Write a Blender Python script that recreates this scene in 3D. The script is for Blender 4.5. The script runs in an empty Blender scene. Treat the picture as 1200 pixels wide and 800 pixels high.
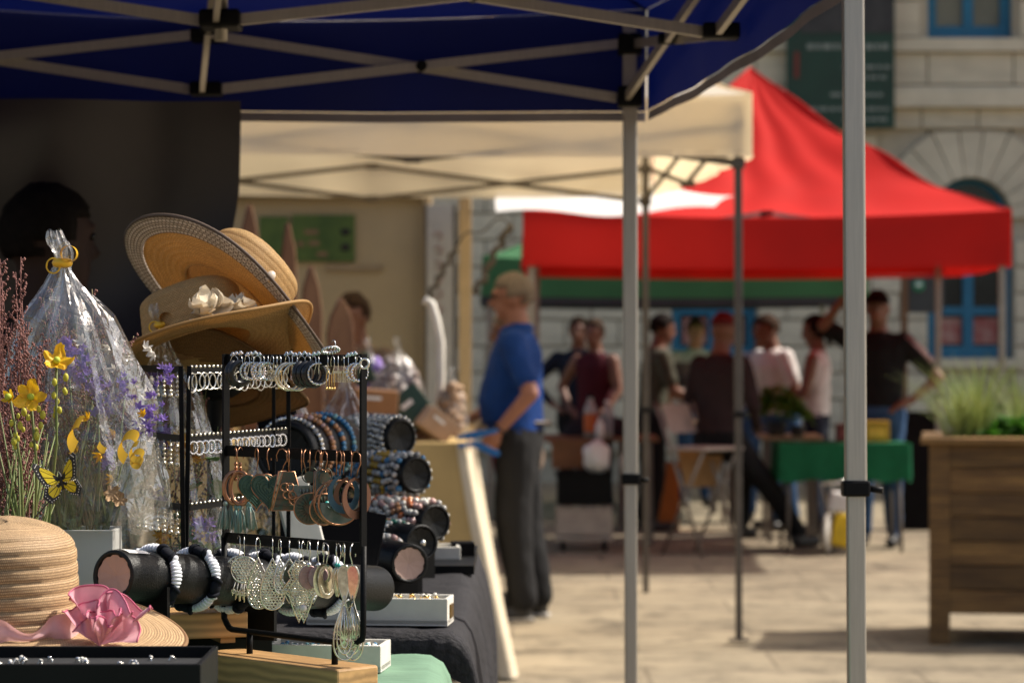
import bpy, bmesh, math, random
from mathutils import Vector, Matrix, Quaternion, noise
from mathutils.bvhtree import BVHTree
R = math.radians
random.seed(7)
SC = bpy.context.scene
COL = SC.collection

# ---------------------------------------------------------------- camera
CAMZ, FPX = 1.42, 3200.0            # eye height (m), focal length in pixels of a 1200 px wide frame
cam = bpy.data.cameras.new('camera')
cam.lens = FPX / 1200 * 36; cam.sensor_width = 36
cam.shift_y = -3 / 1200
cam.clip_start = 0.05; cam.clip_end = 500
cam.dof.use_dof = True; cam.dof.focus_distance = 3.52; cam.dof.aperture_fstop = 7.6
cam.dof.aperture_blades = 9
co = bpy.data.objects.new('camera', cam); COL.objects.link(co)
co.location = (0, 0, CAMZ); co.rotation_euler = (R(90), 0, 0)
SC.camera = co

# ---------------------------------------------------------------- light
SUN_AZ = math.atan2(0.28, 0.96)       # direction to the sun in plan (x right, y away from the camera)
SUN_EL = R(49)
w = bpy.data.worlds.new('World'); SC.world = w; w.use_nodes = True
nt = w.node_tree; nt.nodes.clear()
sky = nt.nodes.new('ShaderNodeTexSky'); sky.sky_type = 'NISHITA'; sky.sun_disc = False
sky.sun_elevation = SUN_EL; sky.sun_rotation = R(90) - SUN_AZ
sky.air_density = 1.0; sky.dust_density = 4.0; sky.ozone_density = 0.3
bg = nt.nodes.new('ShaderNodeBackground'); bg.inputs[1].default_value = 0.12
wo = nt.nodes.new('ShaderNodeOutputWorld')
nt.links.new(sky.outputs[0], bg.inputs[0]); nt.links.new(bg.outputs[0], wo.inputs[0])
sl = bpy.data.lights.new('sun', 'SUN'); sl.energy = 5.0; sl.angle = R(1.0); sl.color = (1.0, 0.93, 0.82)
so = bpy.data.objects.new('sun', sl); COL.objects.link(so)
sd = Vector((math.cos(SUN_AZ) * math.cos(SUN_EL), math.sin(SUN_AZ) * math.cos(SUN_EL), math.sin(SUN_EL)))
so.rotation_euler = sd.to_track_quat('Z', 'Y').to_euler(); so.location = sd * 40
SC.view_settings.view_transform = 'Standard'; SC.view_settings.look = 'None'
SC.view_settings.exposure = 0.42; SC.view_settings.gamma = 1
try: SC.view_settings.use_curve_mapping = False
except Exception: pass
SC.render.engine = 'CYCLES'
SC.cycles.use_denoising = True
SC.cycles.max_bounces = 8; SC.cycles.transparent_max_bounces = 24
SC.cycles.diffuse_bounces = 4; SC.cycles.glossy_bounces = 3; SC.cycles.transmission_bounces = 4
SC.cycles.caustics_reflective = False; SC.cycles.caustics_refractive = False
SC.cycles.sample_clamp_indirect = 6

# ---------------------------------------------------------------- helpers
def P(px, py, Y):
    """a measured picture point at distance Y -> place in metres"""
    return Vector(((px - 600) * Y / FPX, Y, CAMZ - (py - 397) * Y / FPX))

MATS = {}
def mat(name, col=(.5, .5, .5), rough=.6, metal=0.0, var=.18, scale=9.0, bump=0.0, bscale=60.0,
        trans=0.0, col2=None, stretch=None, coat=0.0, spec=.5, sheen=0.0, tcol=None, rnd=0.0, wave=None):
    """procedural material: base colour broken up by two noises, bump, optional thin-cloth translucency"""
    if name in MATS: return MATS[name]
    m = bpy.data.materials.new(name); m.use_nodes = True; MATS[name] = m
    t = m.node_tree; n = t.nodes; L = t.links; n.clear()
    out = n.new('ShaderNodeOutputMaterial'); b = n.new('ShaderNodeBsdfPrincipled')
    tc = n.new('ShaderNodeTexCoord'); mp = n.new('ShaderNodeMapping')
    L.new(tc.outputs['Object'], mp.inputs[0])
    if stretch: mp.inputs['Scale'].default_value = stretch
    nz = n.new('ShaderNodeTexNoise'); nz.inputs['Scale'].default_value = scale; nz.inputs['Detail'].default_value = 6
    nz.inputs['Roughness'].default_value = .6
    L.new(mp.outputs[0], nz.inputs['Vector'])
    ramp = n.new('ShaderNodeValToRGB'); ramp.color_ramp.elements[0].position = .3; ramp.color_ramp.elements[1].position = .7
    c2 = col2 or tuple(min(1, c * (1 + var)) for c in col)
    c1 = tuple(c * (1 - var) for c in col) if not col2 else col
    ramp.color_ramp.elements[0].color = (*c1, 1); ramp.color_ramp.elements[1].color = (*c2, 1)
    L.new(nz.outputs['Fac'], ramp.inputs[0])
    csock = ramp.outputs[0]
    if rnd:
        oi = n.new('ShaderNodeObjectInfo'); hs = n.new('ShaderNodeHueSaturation')
        mr = n.new('ShaderNodeMapRange'); mr.inputs['To Min'].default_value = 1 - rnd; mr.inputs['To Max'].default_value = 1 + rnd
        L.new(oi.outputs['Random'], mr.inputs[0]); L.new(mr.outputs[0], hs.inputs['Value']); L.new(csock, hs.inputs['Color'])
        csock = hs.outputs[0]
    if wave:
        wv = n.new('ShaderNodeTexWave'); wv.inputs['Scale'].default_value = wave[0]; wv.inputs['Distortion'].default_value = wave[1]
        wv.inputs['Detail'].default_value = 3; wv.bands_direction = wave[3] if len(wave) > 3 else 'X'
        L.new(mp.outputs[0], wv.inputs['Vector'])
        mx = n.new('ShaderNodeMixRGB'); mx.blend_type = 'MULTIPLY'; mx.inputs[0].default_value = 1
        r2 = n.new('ShaderNodeValToRGB'); r2.color_ramp.elements[0].color = (wave[2],) * 3 + (1,); r2.color_ramp.elements[1].color = (1, 1, 1, 1)
        L.new(wv.outputs['Fac'], r2.inputs[0]); L.new(csock, mx.inputs[1]); L.new(r2.outputs[0], mx.inputs[2])
        csock = mx.outputs[0]
    L.new(csock, b.inputs['Base Color'])
    b.inputs['Metallic'].default_value = metal
    rr = n.new('ShaderNodeMapRange'); rr.inputs['To Min'].default_value = max(.02, rough - .08); rr.inputs['To Max'].default_value = min(1, rough + .1)
    L.new(nz.outputs['Fac'], rr.inputs[0]); L.new(rr.outputs[0], b.inputs['Roughness'])
    b.inputs['Specular IOR Level'].default_value = spec
    if coat: b.inputs['Coat Weight'].default_value = coat
    if sheen: b.inputs['Sheen Weight'].default_value = sheen
    if bump:
        bz = n.new('ShaderNodeTexNoise'); bz.inputs['Scale'].default_value = bscale; bz.inputs['Detail'].default_value = 4
        L.new(mp.outputs[0], bz.inputs['Vector'])
        bp = n.new('ShaderNodeBump'); bp.inputs['Strength'].default_value = bump; bp.inputs['Distance'].default_value = .004
        L.new(bz.outputs['Fac'], bp.inputs['Height']); L.new(bp.outputs[0], b.inputs['Normal'])
    if trans:
        tr = n.new('ShaderNodeBsdfTranslucent'); mxs = n.new('ShaderNodeMixShader'); mxs.inputs[0].default_value = trans
        if tcol: tr.inputs[0].default_value = (*tcol, 1)
        else: L.new(csock, tr.inputs[0])
        L.new(b.outputs[0], mxs.inputs[1]); L.new(tr.outputs[0], mxs.inputs[2]); L.new(mxs.outputs[0], out.inputs[0])
    else:
        L.new(b.outputs[0], out.inputs[0])
    return m

def uvweave(name, colA, colB, nu, nv, rough=.65, bump=.6, trans=0.0):
    """woven straw: plait rows across UV"""
    if name in MATS: return MATS[name]
    m = mat(name, colA, rough, var=.12, scale=30)
    t = m.node_tree; n = t.nodes; L = t.links
    b = [x for x in n if x.type == 'BSDF_PRINCIPLED'][0]
    uv = n.new('ShaderNodeTexCoord'); mp = n.new('ShaderNodeMapping'); mp.inputs['Scale'].default_value = (nu, nv, 1)
    L.new(uv.outputs['UV'], mp.inputs[0])
    br = n.new('ShaderNodeTexBrick'); br.inputs['Scale'].default_value = 1; br.inputs['Mortar Size'].default_value = .14
    br.inputs['Mortar Smooth'].default_value = .6; br.inputs['Brick Width'].default_value = 1; br.inputs['Row Height'].default_value = 1
    br.inputs['Color1'].default_value = (*colA, 1); br.inputs['Color2'].default_value = (*[c * .8 for c in colA], 1)
    br.inputs['Mortar'].default_value = (*colB, 1)
    L.new(mp.outputs[0], br.inputs['Vector'])
    nz = n.new('ShaderNodeTexNoise'); nz.inputs['Scale'].default_value = 14
    L.new(uv.outputs['Object'], nz.inputs['Vector'])
    mx = n.new('ShaderNodeMixRGB'); mx.blend_type = 'MULTIPLY'; mx.inputs[0].default_value = .35
    L.new(br.outputs['Color'], mx.inputs[1]); L.new(nz.outputs['Fac'], mx.inputs[2])
    L.new(mx.outputs[0], b.inputs['Base Color'])
    bp = n.new('ShaderNodeBump'); bp.inputs['Strength'].default_value = bump; bp.inputs['Distance'].default_value = .0015; bp.invert = True
    L.new(br.outputs['Fac'], bp.inputs['Height']); L.new(bp.outputs[0], b.inputs['Normal'])
    if trans:
        out = [x for x in n if x.type == 'OUTPUT_MATERIAL'][0]
        tr = n.new('ShaderNodeBsdfTranslucent'); mxs = n.new('ShaderNodeMixShader'); mxs.inputs[0].default_value = trans
        L.new(mx.outputs[0], tr.inputs[0]); L.new(b.outputs[0], mxs.inputs[1]); L.new(tr.outputs[0], mxs.inputs[2]); L.new(mxs.outputs[0], out.inputs[0])
    return m

def frame(axis, up=Vector((0, 0, 1))):
    a = Vector(axis).normalized()
    if abs(a.dot(up)) > .98: up = Vector((1, 0, 0))
    x = up.cross(a).normalized(); y = a.cross(x).normalized()
    return x, y, a

class MB:
    """collects geometry, then links it as ONE mesh object"""
    def __init__(s): s.v = []; s.f = []; s.mi = []; s.sm = []; s.uv = {}; s.m = 0
    def add(s, vs, fs, smooth=False, uvs=None):
        o = len(s.v); s.v += [tuple(p) for p in vs]
        for k, q in enumerate(fs):
            if uvs: s.uv[len(s.f)] = uvs[k]
            s.f.append(tuple(i + o for i in q)); s.mi.append(s.m); s.sm.append(smooth)
        return s
    def box(s, c, d, rot=None, bev=0.0):
        c = Vector(c); hx, hy, hz = d[0] / 2, d[1] / 2, d[2] / 2
        if bev <= 0:
            pts = [Vector((x * hx, y * hy, z * hz)) for z in (-1, 1) for y in (-1, 1) for x in (-1, 1)]
            fs = [(0, 2, 3, 1), (4, 5, 7, 6), (0, 1, 5, 4), (2, 6, 7, 3), (0, 4, 6, 2), (1, 3, 7, 5)]
        else:
            bm = bmesh.new(); bmesh.ops.create_cube(bm, size=1)
            for v in bm.verts: v.co = Vector((v.co.x * d[0], v.co.y * d[1], v.co.z * d[2]))
            bmesh.ops.bevel(bm, geom=list(bm.edges), offset=min(bev, min(d) * .45), segments=2, affect='EDGES', profile=.5)
            bm.verts.index_update(); pts = [v.co.copy() for v in bm.verts]; fs = [tuple(v.index for v in f.verts) for f in bm.faces]; bm.free()
        if rot is not None: pts = [rot @ p for p in pts]
        return s.add([p + c for p in pts], fs)
    def bar(s, p0, p1, w, h=None, up=Vector((0, 0, 1)), bev=0.0):
        p0 = Vector(p0); p1 = Vector(p1); h = h or w
        x, y, a = frame(p1 - p0, up)
        rot = Matrix((x, y, a)).transposed()
        return s.box((p0 + p1) / 2, (w, h, (p1 - p0).length), rot, bev)
    def tube(s, pts, r, seg=8, closed=False, cap=True, smooth=True):
        pts = [Vector(p) for p in pts]; n = len(pts)
        rs = r if isinstance(r, (list, tuple)) else [r] * n
        vs = []; ref = None
        for i, p in enumerate(pts):
            if closed: d = pts[(i + 1) % n] - pts[i - 1]
            else: d = pts[min(i + 1, n - 1)] - pts[max(i - 1, 0)]
            if d.length < 1e-9: d = Vector((0, 0, 1))
            d.normalize()
            if ref is None:
                x, y, _ = frame(d)
            else:
                x = ref - d * ref.dot(d)
                if x.length < 1e-6: x, y, _ = frame(d)
                x.normalize(); y = d.cross(x)
            ref = x
            for k in range(seg):
                t = 2 * math.pi * k / seg
                vs.append(p + (x * math.cos(t) + y * math.sin(t)) * rs[i])
        fs = []
        for i in range(n if closed else n - 1):
            for k in range(seg):
                a = i * seg + k; b = i * seg + (k + 1) % seg
                j = (i + 1) % n
                fs.append((a, b, j * seg + (k + 1) % seg, j * seg + k))
        s.add(vs, fs, smooth)
        if cap and not closed:
            o = len(s.v) - len(vs)
            s.f.append(tuple(o + k for k in reversed(range(seg)))); s.mi.append(s.m); s.sm.append(False)
            s.f.append(tuple(o + (n - 1) * seg + k for k in range(seg))); s.mi.append(s.m); s.sm.append(False)
        return s
    def torus(s, c, Rr, r, axis=(0, 0, 1), seg=24, sub=8, sx=1.0, sy=1.0, a0=0, a1=360, up=Vector((0, 0, 1))):
        x, y, a = frame(axis, up); c = Vector(c); closed = abs(a1 - a0) >= 360
        n = seg if closed else seg + 1
        pts = [c + x * (Rr * sx * math.cos(R(a0 + (a1 - a0) * i / seg))) + y * (Rr * sy * math.sin(R(a0 + (a1 - a0) * i / seg))) for i in range(n)]
        return s.tube(pts, r, sub, closed)
    def lathe(s, prof, seg=32, c=(0, 0, 0), axis=(0, 0, 1), fn=None, closed_prof=False, vlen=True):
        """prof: list of (radius, height) along axis"""
        x, y, a = frame(axis); c = Vector(c); n = len(prof); vs = []
        acc = [0.0]
        for i in range(1, n): acc.append(acc[-1] + math.hypot(prof[i][0] - prof[i - 1][0], prof[i][1] - prof[i - 1][1]))
        for i, (r, h) in enumerate(prof):
            for k in range(seg):
                t = 2 * math.pi * k / seg
                p = (r * math.cos(t), r * math.sin(t), h)
                if fn: p = fn(p, i, t)
                vs.append(c + x * p[0] + y * p[1] + a * p[2])
        fs = []; uv = []
        for i in range(n - 1):
            for k in range(seg):
                k2 = (k + 1) % seg
                fs.append((i * seg + k, i * seg + k2, (i + 1) * seg + k2, (i + 1) * seg + k))
                u0, u1 = k / seg, (k + 1) / seg
                uv.append(((u0, acc[i]), (u1, acc[i]), (u1, acc[i + 1]), (u0, acc[i + 1])))
        return s.add(vs, fs, True, uv)
    def sphere(s, c, r, sc=(1, 1, 1), seg=10, rings=6, rot=None, smooth=True):
        c = Vector(c); vs = [Vector((0, 0, 1))]
        for i in range(1, rings):
            ph = math.pi * i / rings
            for k in range(seg):
                t = 2 * math.pi * k / seg
                vs.append(Vector((math.sin(ph) * math.cos(t), math.sin(ph) * math.sin(t), math.cos(ph))))
        vs.append(Vector((0, 0, -1)))
        fs = [(0, 1 + k, 1 + (k + 1) % seg) for k in range(seg)]
        for i in range(rings - 2):
            for k in range(seg):
                a = 1 + i * seg + k; b = 1 + i * seg + (k + 1) % seg
                fs.append((a, a + seg, b + seg, b))
        l = len(vs) - 1; o = 1 + (rings - 2) * seg
        fs += [(l, o + (k + 1) % seg, o + k) for k in range(seg)]
        pts = [Vector((p.x * r * sc[0], p.y * r * sc[1], p.z * r * sc[2])) for p in vs]
        if rot is not None: pts = [rot @ p for p in pts]
        return s.add([p + c for p in pts], fs, smooth)
    def octa(s, c, r, sz=1.0):
        c = Vector(c)
        vs = [c + Vector(p) * r for p in ((1, 0, 0), (0, 1, 0), (-1, 0, 0), (0, -1, 0), (0, 0, sz), (0, 0, -sz))]
        return s.add(vs, [(0, 1, 4), (1, 2, 4), (2, 3, 4), (3, 0, 4), (1, 0, 5), (2, 1, 5), (3, 2, 5), (0, 3, 5)], True)
    def grid(s, fn, nu, nv, smooth=True, flip=False):
        vs = [Vector(fn(i / nu, j / nv)) for j in range(nv + 1) for i in range(nu + 1)]
        fs = []; uv = []
        for j in range(nv):
            for i in range(nu):
                a = j * (nu + 1) + i
                q = (a, a + 1, a + nu + 2, a + nu + 1)
                u = ((i / nu, j / nv), ((i + 1) / nu, j / nv), ((i + 1) / nu, (j + 1) / nv), (i / nu, (j + 1) / nv))
                fs.append(q[::-1] if flip else q); uv.append(u[::-1] if flip else u)
        return s.add(vs, fs, smooth, uv)
    def prism(s, poly, th, M=Matrix(), smooth=False):
        """poly in local XZ, thickness along local Y"""
        n = len(poly)
        vs = [M @ Vector((x, -th / 2, z)) for x, z in poly] + [M @ Vector((x, th / 2, z)) for x, z in poly]
        fs = [tuple(range(n)), tuple(reversed(range(n, 2 * n)))]
        fs += [((i + 1) % n, i, n + i, n + (i + 1) % n) for i in range(n)]
        return s.add(vs, fs, smooth)
    def build(s, name, mats, parent=None, loc=(0, 0, 0), rot=None):
        me = bpy.data.meshes.new(name)
        me.from_pydata(s.v, [], s.f)
        for m_ in (mats if isinstance(mats, (list, tuple)) else [mats]): me.materials.append(m_)
        me.polygons.foreach_set('material_index', s.mi); me.polygons.foreach_set('use_smooth', s.sm)
        if s.uv:
            ul = me.uv_layers.new(name='UVMap'); d = [0.0] * (2 * len(me.loops))
            for fi, q in s.uv.items():
                ls = me.polygons[fi].loop_start
                for k, (u, v) in enumerate(q): d[2 * (ls + k)] = u; d[2 * (ls + k) + 1] = v
            ul.data.foreach_set('uv', d)
        me.update()
        o = bpy.data.objects.new(name, me); COL.objects.link(o)
        o.location = loc
        if rot: o.rotation_euler = rot
        if parent: o.parent = parent
        return o

def thing(name, label, cat, loc=(0, 0, 0), rz=0.0, group=None):
    o = bpy.data.objects.new(name, None); COL.objects.link(o)
    o.location = loc; o.rotation_euler = (0, 0, rz); o.empty_display_size = .1
    return tag(o, label, cat, group)
def tag(o, label, cat, group=None, kind=None):
    o['label'] = label; o['category'] = cat
    if group: o['group'] = group
    if kind: o['kind'] = kind
    return o
def struct(o): o['kind'] = 'structure'; return o
def copy_tree(o, parent=None):
    c = o.copy(); COL.objects.link(c); c.parent = parent
    for ch in list(o.children): copy_tree(ch, c)
    return c
def lerp(a, b, t): return a + (b - a) * t
def N(x, y=0, z=0): return noise.noise(Vector((x, y, z)))
def rnd(a, b): return random.uniform(a, b)

# ---------------------------------------------------------------- shared materials
m_alu = mat('brushed_aluminium', (.46, .42, .36), .42, .65, var=.1, scale=5, stretch=(60, 60, 2))
m_steel = mat('painted_grey_steel', (.30, .27, .23), .45, .55, var=.15)
m_darksteel = mat('dark_brown_steel', (.10, .085, .07), .5, .4)
m_black = mat('black_plastic', (.005, .005, .0052), .5, var=.3, spec=.14)
m_blackmetal = mat('black_powder_coated_metal', (.004, .004, .0042), .5, 0, var=.3, bump=.1, bscale=300, spec=.12)
m_silver = mat('silver_metal', (.78, .76, .70), .24, 1.0, var=.25, scale=120)
m_gold = mat('gold_metal', (.80, .55, .22), .25, 1.0, var=.2, scale=80)
m_copper = mat('copper_metal', (.40, .20, .115), .34, 1.0, var=.3, scale=90)
m_wood_lt = mat('pine_wood', (.52, .30, .12), .5, var=.12, scale=6, wave=(26, 5, .62, 'Z'), stretch=(.35, 1, 1), bump=.15, bscale=80)
m_leaf = mat('leaf_green', (.07, .15, .04), .5, var=.4, scale=20, trans=.25)
m_paper = mat('white_paper', (.78, .76, .72), .7, var=.06)
m_card = mat('brown_cardboard', (.33, .21, .11), .8, var=.15)
# ================================================================ GROUND
def ground_mat():
    m = mat('worn_tan_paving', (.250, .205, .136), .85, var=.25, scale=.9, bump=.0)
    t = m.node_tree; n = t.nodes; L = t.links
    b = [x for x in n if x.type == 'BSDF_PRINCIPLED'][0]
    base = b.inputs['Base Color'].links[0].from_socket
    tc = n.new('ShaderNodeTexCoord')
    n2 = n.new('ShaderNodeTexNoise'); n2.inputs['Scale'].default_value = 3.2; n2.inputs['Detail'].default_value = 8; n2.inputs['Roughness'].default_value = .7
    L.new(tc.outputs['Object'], n2.inputs['Vector'])
    r2 = n.new('ShaderNodeValToRGB'); r2.color_ramp.elements[0].position = .36; r2.color_ramp.elements[1].position = .52
    r2.color_ramp.elements[0].color = (.34, .32, .30, 1); r2.color_ramp.elements[1].color = (1, 1, 1, 1)
    L.new(n2.outputs['Fac'], r2.inputs[0])
    mx = n.new('ShaderNodeMixRGB'); mx.blend_type = 'MULTIPLY'; mx.inputs[0].default_value = .85
    L.new(base, mx.inputs[1]); L.new(r2.outputs[0], mx.inputs[2])
    # slab joints
    br = n.new('ShaderNodeTexBrick'); br.inputs['Scale'].default_value = 1; br.inputs['Brick Width'].default_value = 1.15; br.inputs['Row Height'].default_value = .62
    br.inputs['Mortar Size'].default_value = .012; br.inputs['Mortar Smooth'].default_value = .5
    br.inputs['Color1'].default_value = (1, 1, 1, 1); br.inputs['Color2'].default_value = (.84, .82, .8, 1); br.inputs['Mortar'].default_value = (.5, .47, .44, 1)
    L.new(tc.outputs['Object'], br.inputs['Vector'])
    m3 = n.new('ShaderNodeMixRGB'); m3.blend_type = 'MULTIPLY'; m3.inputs[0].default_value = .8
    L.new(mx.outputs[0], m3.inputs[1]); L.new(br.outputs['Color'], m3.inputs[2]); L.new(m3.outputs[0], b.inputs['Base Color'])
    bp = n.new('ShaderNodeBump'); bp.inputs['Strength'].default_value = .6; bp.inputs['Distance'].default_value = .02
    L.new(n2.outputs['Fac'], bp.inputs['Height']); L.new(bp.outputs[0], b.inputs['Normal'])
    return m
g = MB(); g.grid(lambda u, v: (-90 + 180 * u, -40 + 160 * v, 0), 8, 8)
struct(g.build('ground', ground_mat()))

# ================================================================ BUILDING
BY = 27.0
m_stone = mat('cream_limestone', (.64, .575, .43), .85, var=.14, scale=2.5, bump=.3, bscale=40, rnd=.07)
m_joint = mat('dull_cream_mortar', (.46, .41, .31), .9, var=.12)  # mortar's own colour, a darker cream than the stone
m_bluep = mat('blue_window_paint', (.015, .155, .27), .5, var=.15)
m_glass = mat('old_window_glass', (.02, .022, .022), .06, var=.4, scale=1.2, spec=.8)
bld = thing('building', 'cream rusticated stone building with blue arched windows across the square', 'building', (0, BY, 0))
cube = MB().box((0, 0, 0), (1, 1, 1), bev=.03)
_c = cube.build('stone_block', m_stone); blockmesh = _c.data; bpy.data.objects.remove(_c)
def stone(cx, z0, x0, x1, z1, d=.06, y=-.03):
    o = bpy.data.objects.new('stone_block', blockmesh); COL.objects.link(o); o.parent = bld
    o.location = ((x0 + x1) / 2, y, (z0 + z1) / 2); o.scale = (x1 - x0, d, z1 - z0)
wins = [4.53 + 2.53 * k for k in (-6, -5, -4, -3, -1, 0, 1, 2, 3)]
HW, SPR, SILL = .42, 2.61, 1.23
wb = MB()
edges = [-16.0] + [x for c in wins for x in (c - HW, c + HW)] + [16.0]
for i in range(0, len(edges), 2):
    wb.box(((edges[i] + edges[i + 1]) / 2, .3, 4.6), (edges[i + 1] - edges[i], .6, 9.2))
for c in wins:
    wb.box((c, .3, SILL / 2), (2 * HW - .004, .592, SILL))
    arch = [(-HW + .002, 3.62), (-HW + .002, SPR)] + [(-.4 * math.cos(R(a)), SPR + .4 * math.sin(R(a))) for a in range(0, 181, 12)] + [(HW - .002, SPR), (HW - .002, 3.62)]
    # spandrel as fan of quads over the arch
    for a in range(0, 180, 12):
        xa, xb = -.4 * math.cos(R(a)), -.4 * math.cos(R(a + 12))
        za, zb = SPR + .4 * math.sin(R(a)), SPR + .4 * math.sin(R(a + 12))
        wb.prism([(xa, za), (xb, zb), (xb, 3.62), (xa, 3.62)], .59, Matrix.Translation((c, .3, 0)))
    wb.box((c, .3, (3.62 + 4.38) / 2), (2 * HW - .004, .59, 4.38 - 3.62))
    wb.box((c, .3, (6.1 + 9.2) / 2), (2 * HW - .004, .59, 9.2 - 6.1))
wb.build('wall', m_joint, bld)
b2 = MB()
for z0, z1, d in ((3.70, 3.86, .16), (3.86, 3.91, .10), (4.25, 4.38, .12), (9.2, 9.5, .4)):
    b2.box((0, -d / 2 + .3, (z0 + z1) / 2), (31.9, d + .6, z1 - z0))
b2.build('cornice', m_stone, bld)
b3 = MB(); b3.box((0, 3.0, 9.8), (33, 7.5, .5)); b3.box((0, 3, 4.6), (31.9, 5.2, 9.15)); b3.build('roof', m_joint, bld)
# stones that the photograph shows one by one
ch = .262; k = 0; z = .30
VIS = (-1.0, 5.6)
while z < 3.45:
    z1 = min(z + ch, 3.49)
    x = -1.2 - (.28 if k % 2 else 0)
    spans = []
    for c, cn in zip(wins[:-1], wins[1:]):
        gap = .43 if z1 < SPR + .02 else .93
        spans.append((c + gap, cn - gap))
    for a, b_ in spans:
        if b_ < VIS[0] or a > VIS[1] or b_ <= a + .1: continue
        n_ = max(1, round((b_ - a) / .50)); off = (.5 if k % 2 else 0)
        cuts = [a] + [a + (b_ - a) * (i + off) / n_ for i in range(0 if off else 1, n_)] + [b_]
        for i in range(len(cuts) - 1):
            if cuts[i + 1] - cuts[i] > .06: stone(0, z + .010, cuts[i] + .008, cuts[i + 1] - .008, z1 - .010)
    z = z1; k += 1
x = -1.0
while x < 5.6:
    stone(0, 3.50, x + .008, x + .552, 3.695); x += .56
for zz0, zz1 in ((3.93, 4.24), (4.40, 4.75), (4.77, 5.12)):
    x = -1.0 + (.4 if zz0 > 4.6 else 0)
    while x < 5.6:
        x1 = x + .85
        if zz0 > 4.3:
            for c in wins:
                if x < c + .48 and x1 > c - .48:
                    if x < c - .48: x1 = c - .48
                    else: x = c + .48; x1 = x + .7
        if x1 - x > .08: stone(0, zz0, x + .008, x1 - .008, zz1)
        x = x1
for c in wins[3:7]:
    nv = 11
    for i in range(nv):
        a0, a1 = 180 * i / nv + .5, 180 * (i + 1) / nv - .5
        def ro(a): return min(.92, .86 / max(.01, math.sin(R(a)))) if 60 < a < 120 else .90
        poly = [(-.41 * math.cos(R(a0)), SPR + .41 * math.sin(R(a0))), (-ro(a0) * math.cos(R(a0)), SPR + min(.86, ro(a0) * math.sin(R(a0)))),
                (-ro(a1) * math.cos(R(a1)), SPR + min(.86, ro(a1) * math.sin(R(a1)))), (-.41 * math.cos(R(a1)), SPR + .41 * math.sin(R(a1)))]
        MB().prism(poly, .065, Matrix.Translation((c, -.031, 0))).build('stone_block', m_stone, bld)
m_pred = mat('red_poster_print', (.35, .03, .03), .5, var=.6, scale=7, col2=(.5, .32, .26))
m_pane_blind = mat('window_pane_with_blind', (.20, .19, .13), .35, var=.2, scale=3)  # pane colour of the upper windows, paler than the glass below
for i, c in enumerate(wins):
    if not (-1.5 < c < 7.5): continue
    f = MB()
    y = .16
    for xx in (-HW + .045, HW - .045): f.box((c + xx, y, (SILL + SPR) / 2), (.09, .08, SPR - SILL))
    f.box((c, y, (SILL + SPR) / 2), (.10, .084, SPR - SILL - .01))
    f.box((c, y, SILL + .06), (2 * HW - .01, .09, .12)); f.box((c, y, 1.70), (2 * HW - .01, .07, .08)); f.box((c, y, SPR - .02), (2 * HW - .01, .086, .09))
    f.torus((c, y, SPR), .375, .035, axis=(0, 1, 0), seg=20, sub=6, a0=0, a1=180, up=Vector((0, 0, 1)))
    f.torus((c, y, SPR), .375, .035, axis=(0, 1, 0), seg=20, sub=6, a0=180, a1=360, up=Vector((0, 0, 1)))
    win = f.build('window', m_bluep, bld)
    for sx in (-1, 1):
        for (z0, z1) in ((SILL + .12, 1.66), (1.74, SPR - .06)):
            MB().box((c + sx * .19, y + .02, (z0 + z1) / 2), (.30, .012, z1 - z0)).build('pane', m_glass, win)
        MB().prism([(0, 0)] + [(sx * .36 * math.cos(R(a)), .36 * math.sin(R(a))) for a in range(0, 91, 15)][::(1 if sx > 0 else -1)], .012, Matrix.Translation((c, y + .02, SPR))).build('pane', m_glass, win)
    if i in (4, 5):
        for sx in (-1, 1):
            MB().box((c + sx * .18, y + .008, 1.50), (.24, .006, .26)).build('poster', m_pred, win)
    f = MB(); z0, z1 = 4.40, 6.05
    for xx in (-HW + .05, HW - .05, 0): f.box((c + xx, y, (z0 + z1) / 2), (.10, .08, z1 - z0))
    for zz in (z0 + .06, (z0 + z1) / 2, z1 - .05): f.box((c, y, zz), (2 * HW - .01, .088, .12))
    win = f.build('window', m_bluep, bld)
    for sx in (-1, 1):
        for za, zb in ((z0 + .12, (z0 + z1) / 2 - .06), ((z0 + z1) / 2 + .06, z1 - .11)):
            MB().box((c + sx * .185, y + .02, (za + zb) / 2), (.27, .012, zb - za)).build('pane', m_pane_blind, win)
    MB().box((c, -.02, SILL - .05), (1.0, .16, .09)).build('sill', m_stone, bld)

# dark banner on the facade
m_ban = mat('dark_green_banner_cloth', (.012, .045, .028), .6, var=.25, scale=3)
m_banph = mat('banner_dark_photograph', (.012, .012, .013), .6, col2=(.06, .058, .055), scale=3.5)
m_prt = mat('pale_banner_print', (.22, .25, .22), .7, var=.2)
m_redprt = mat('dull_red_print', (.16, .03, .02), .7)
bn = thing('banner', 'long dark green banner with pale lines of text hung on the stone facade', 'banner', (3.22, BY - .23, 3.48))
MB().box((0, 0, .74), (1.06, .02, 1.48)).build('cloth', m_ban, bn)
MB().box((.06, -.012, 1.31), (.92, .01, .75)).build('photograph', m_banph, bn)
q = MB()
for j, (z_, x0, x1) in enumerate(((.80, -.33, .5), (.60, .02, .5), (.50, .05, .5), (.33, -.1, .45), (.19, -.3, .5), (.09, .02, .5))):
    x_ = x0
    while x_ < x1 - .05:
        w_ = rnd(.04, .11); q.box((x_ + w_ / 2, -.013, z_), (w_, .006, .035 if j else .055)); x_ += w_ + .02
q.build('text', m_prt, bn)['kind'] = 'stuff'
MB().box((-.43, -.013, .62), (.05, .006, .26)).build('side_print', m_redprt, bn)
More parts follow.
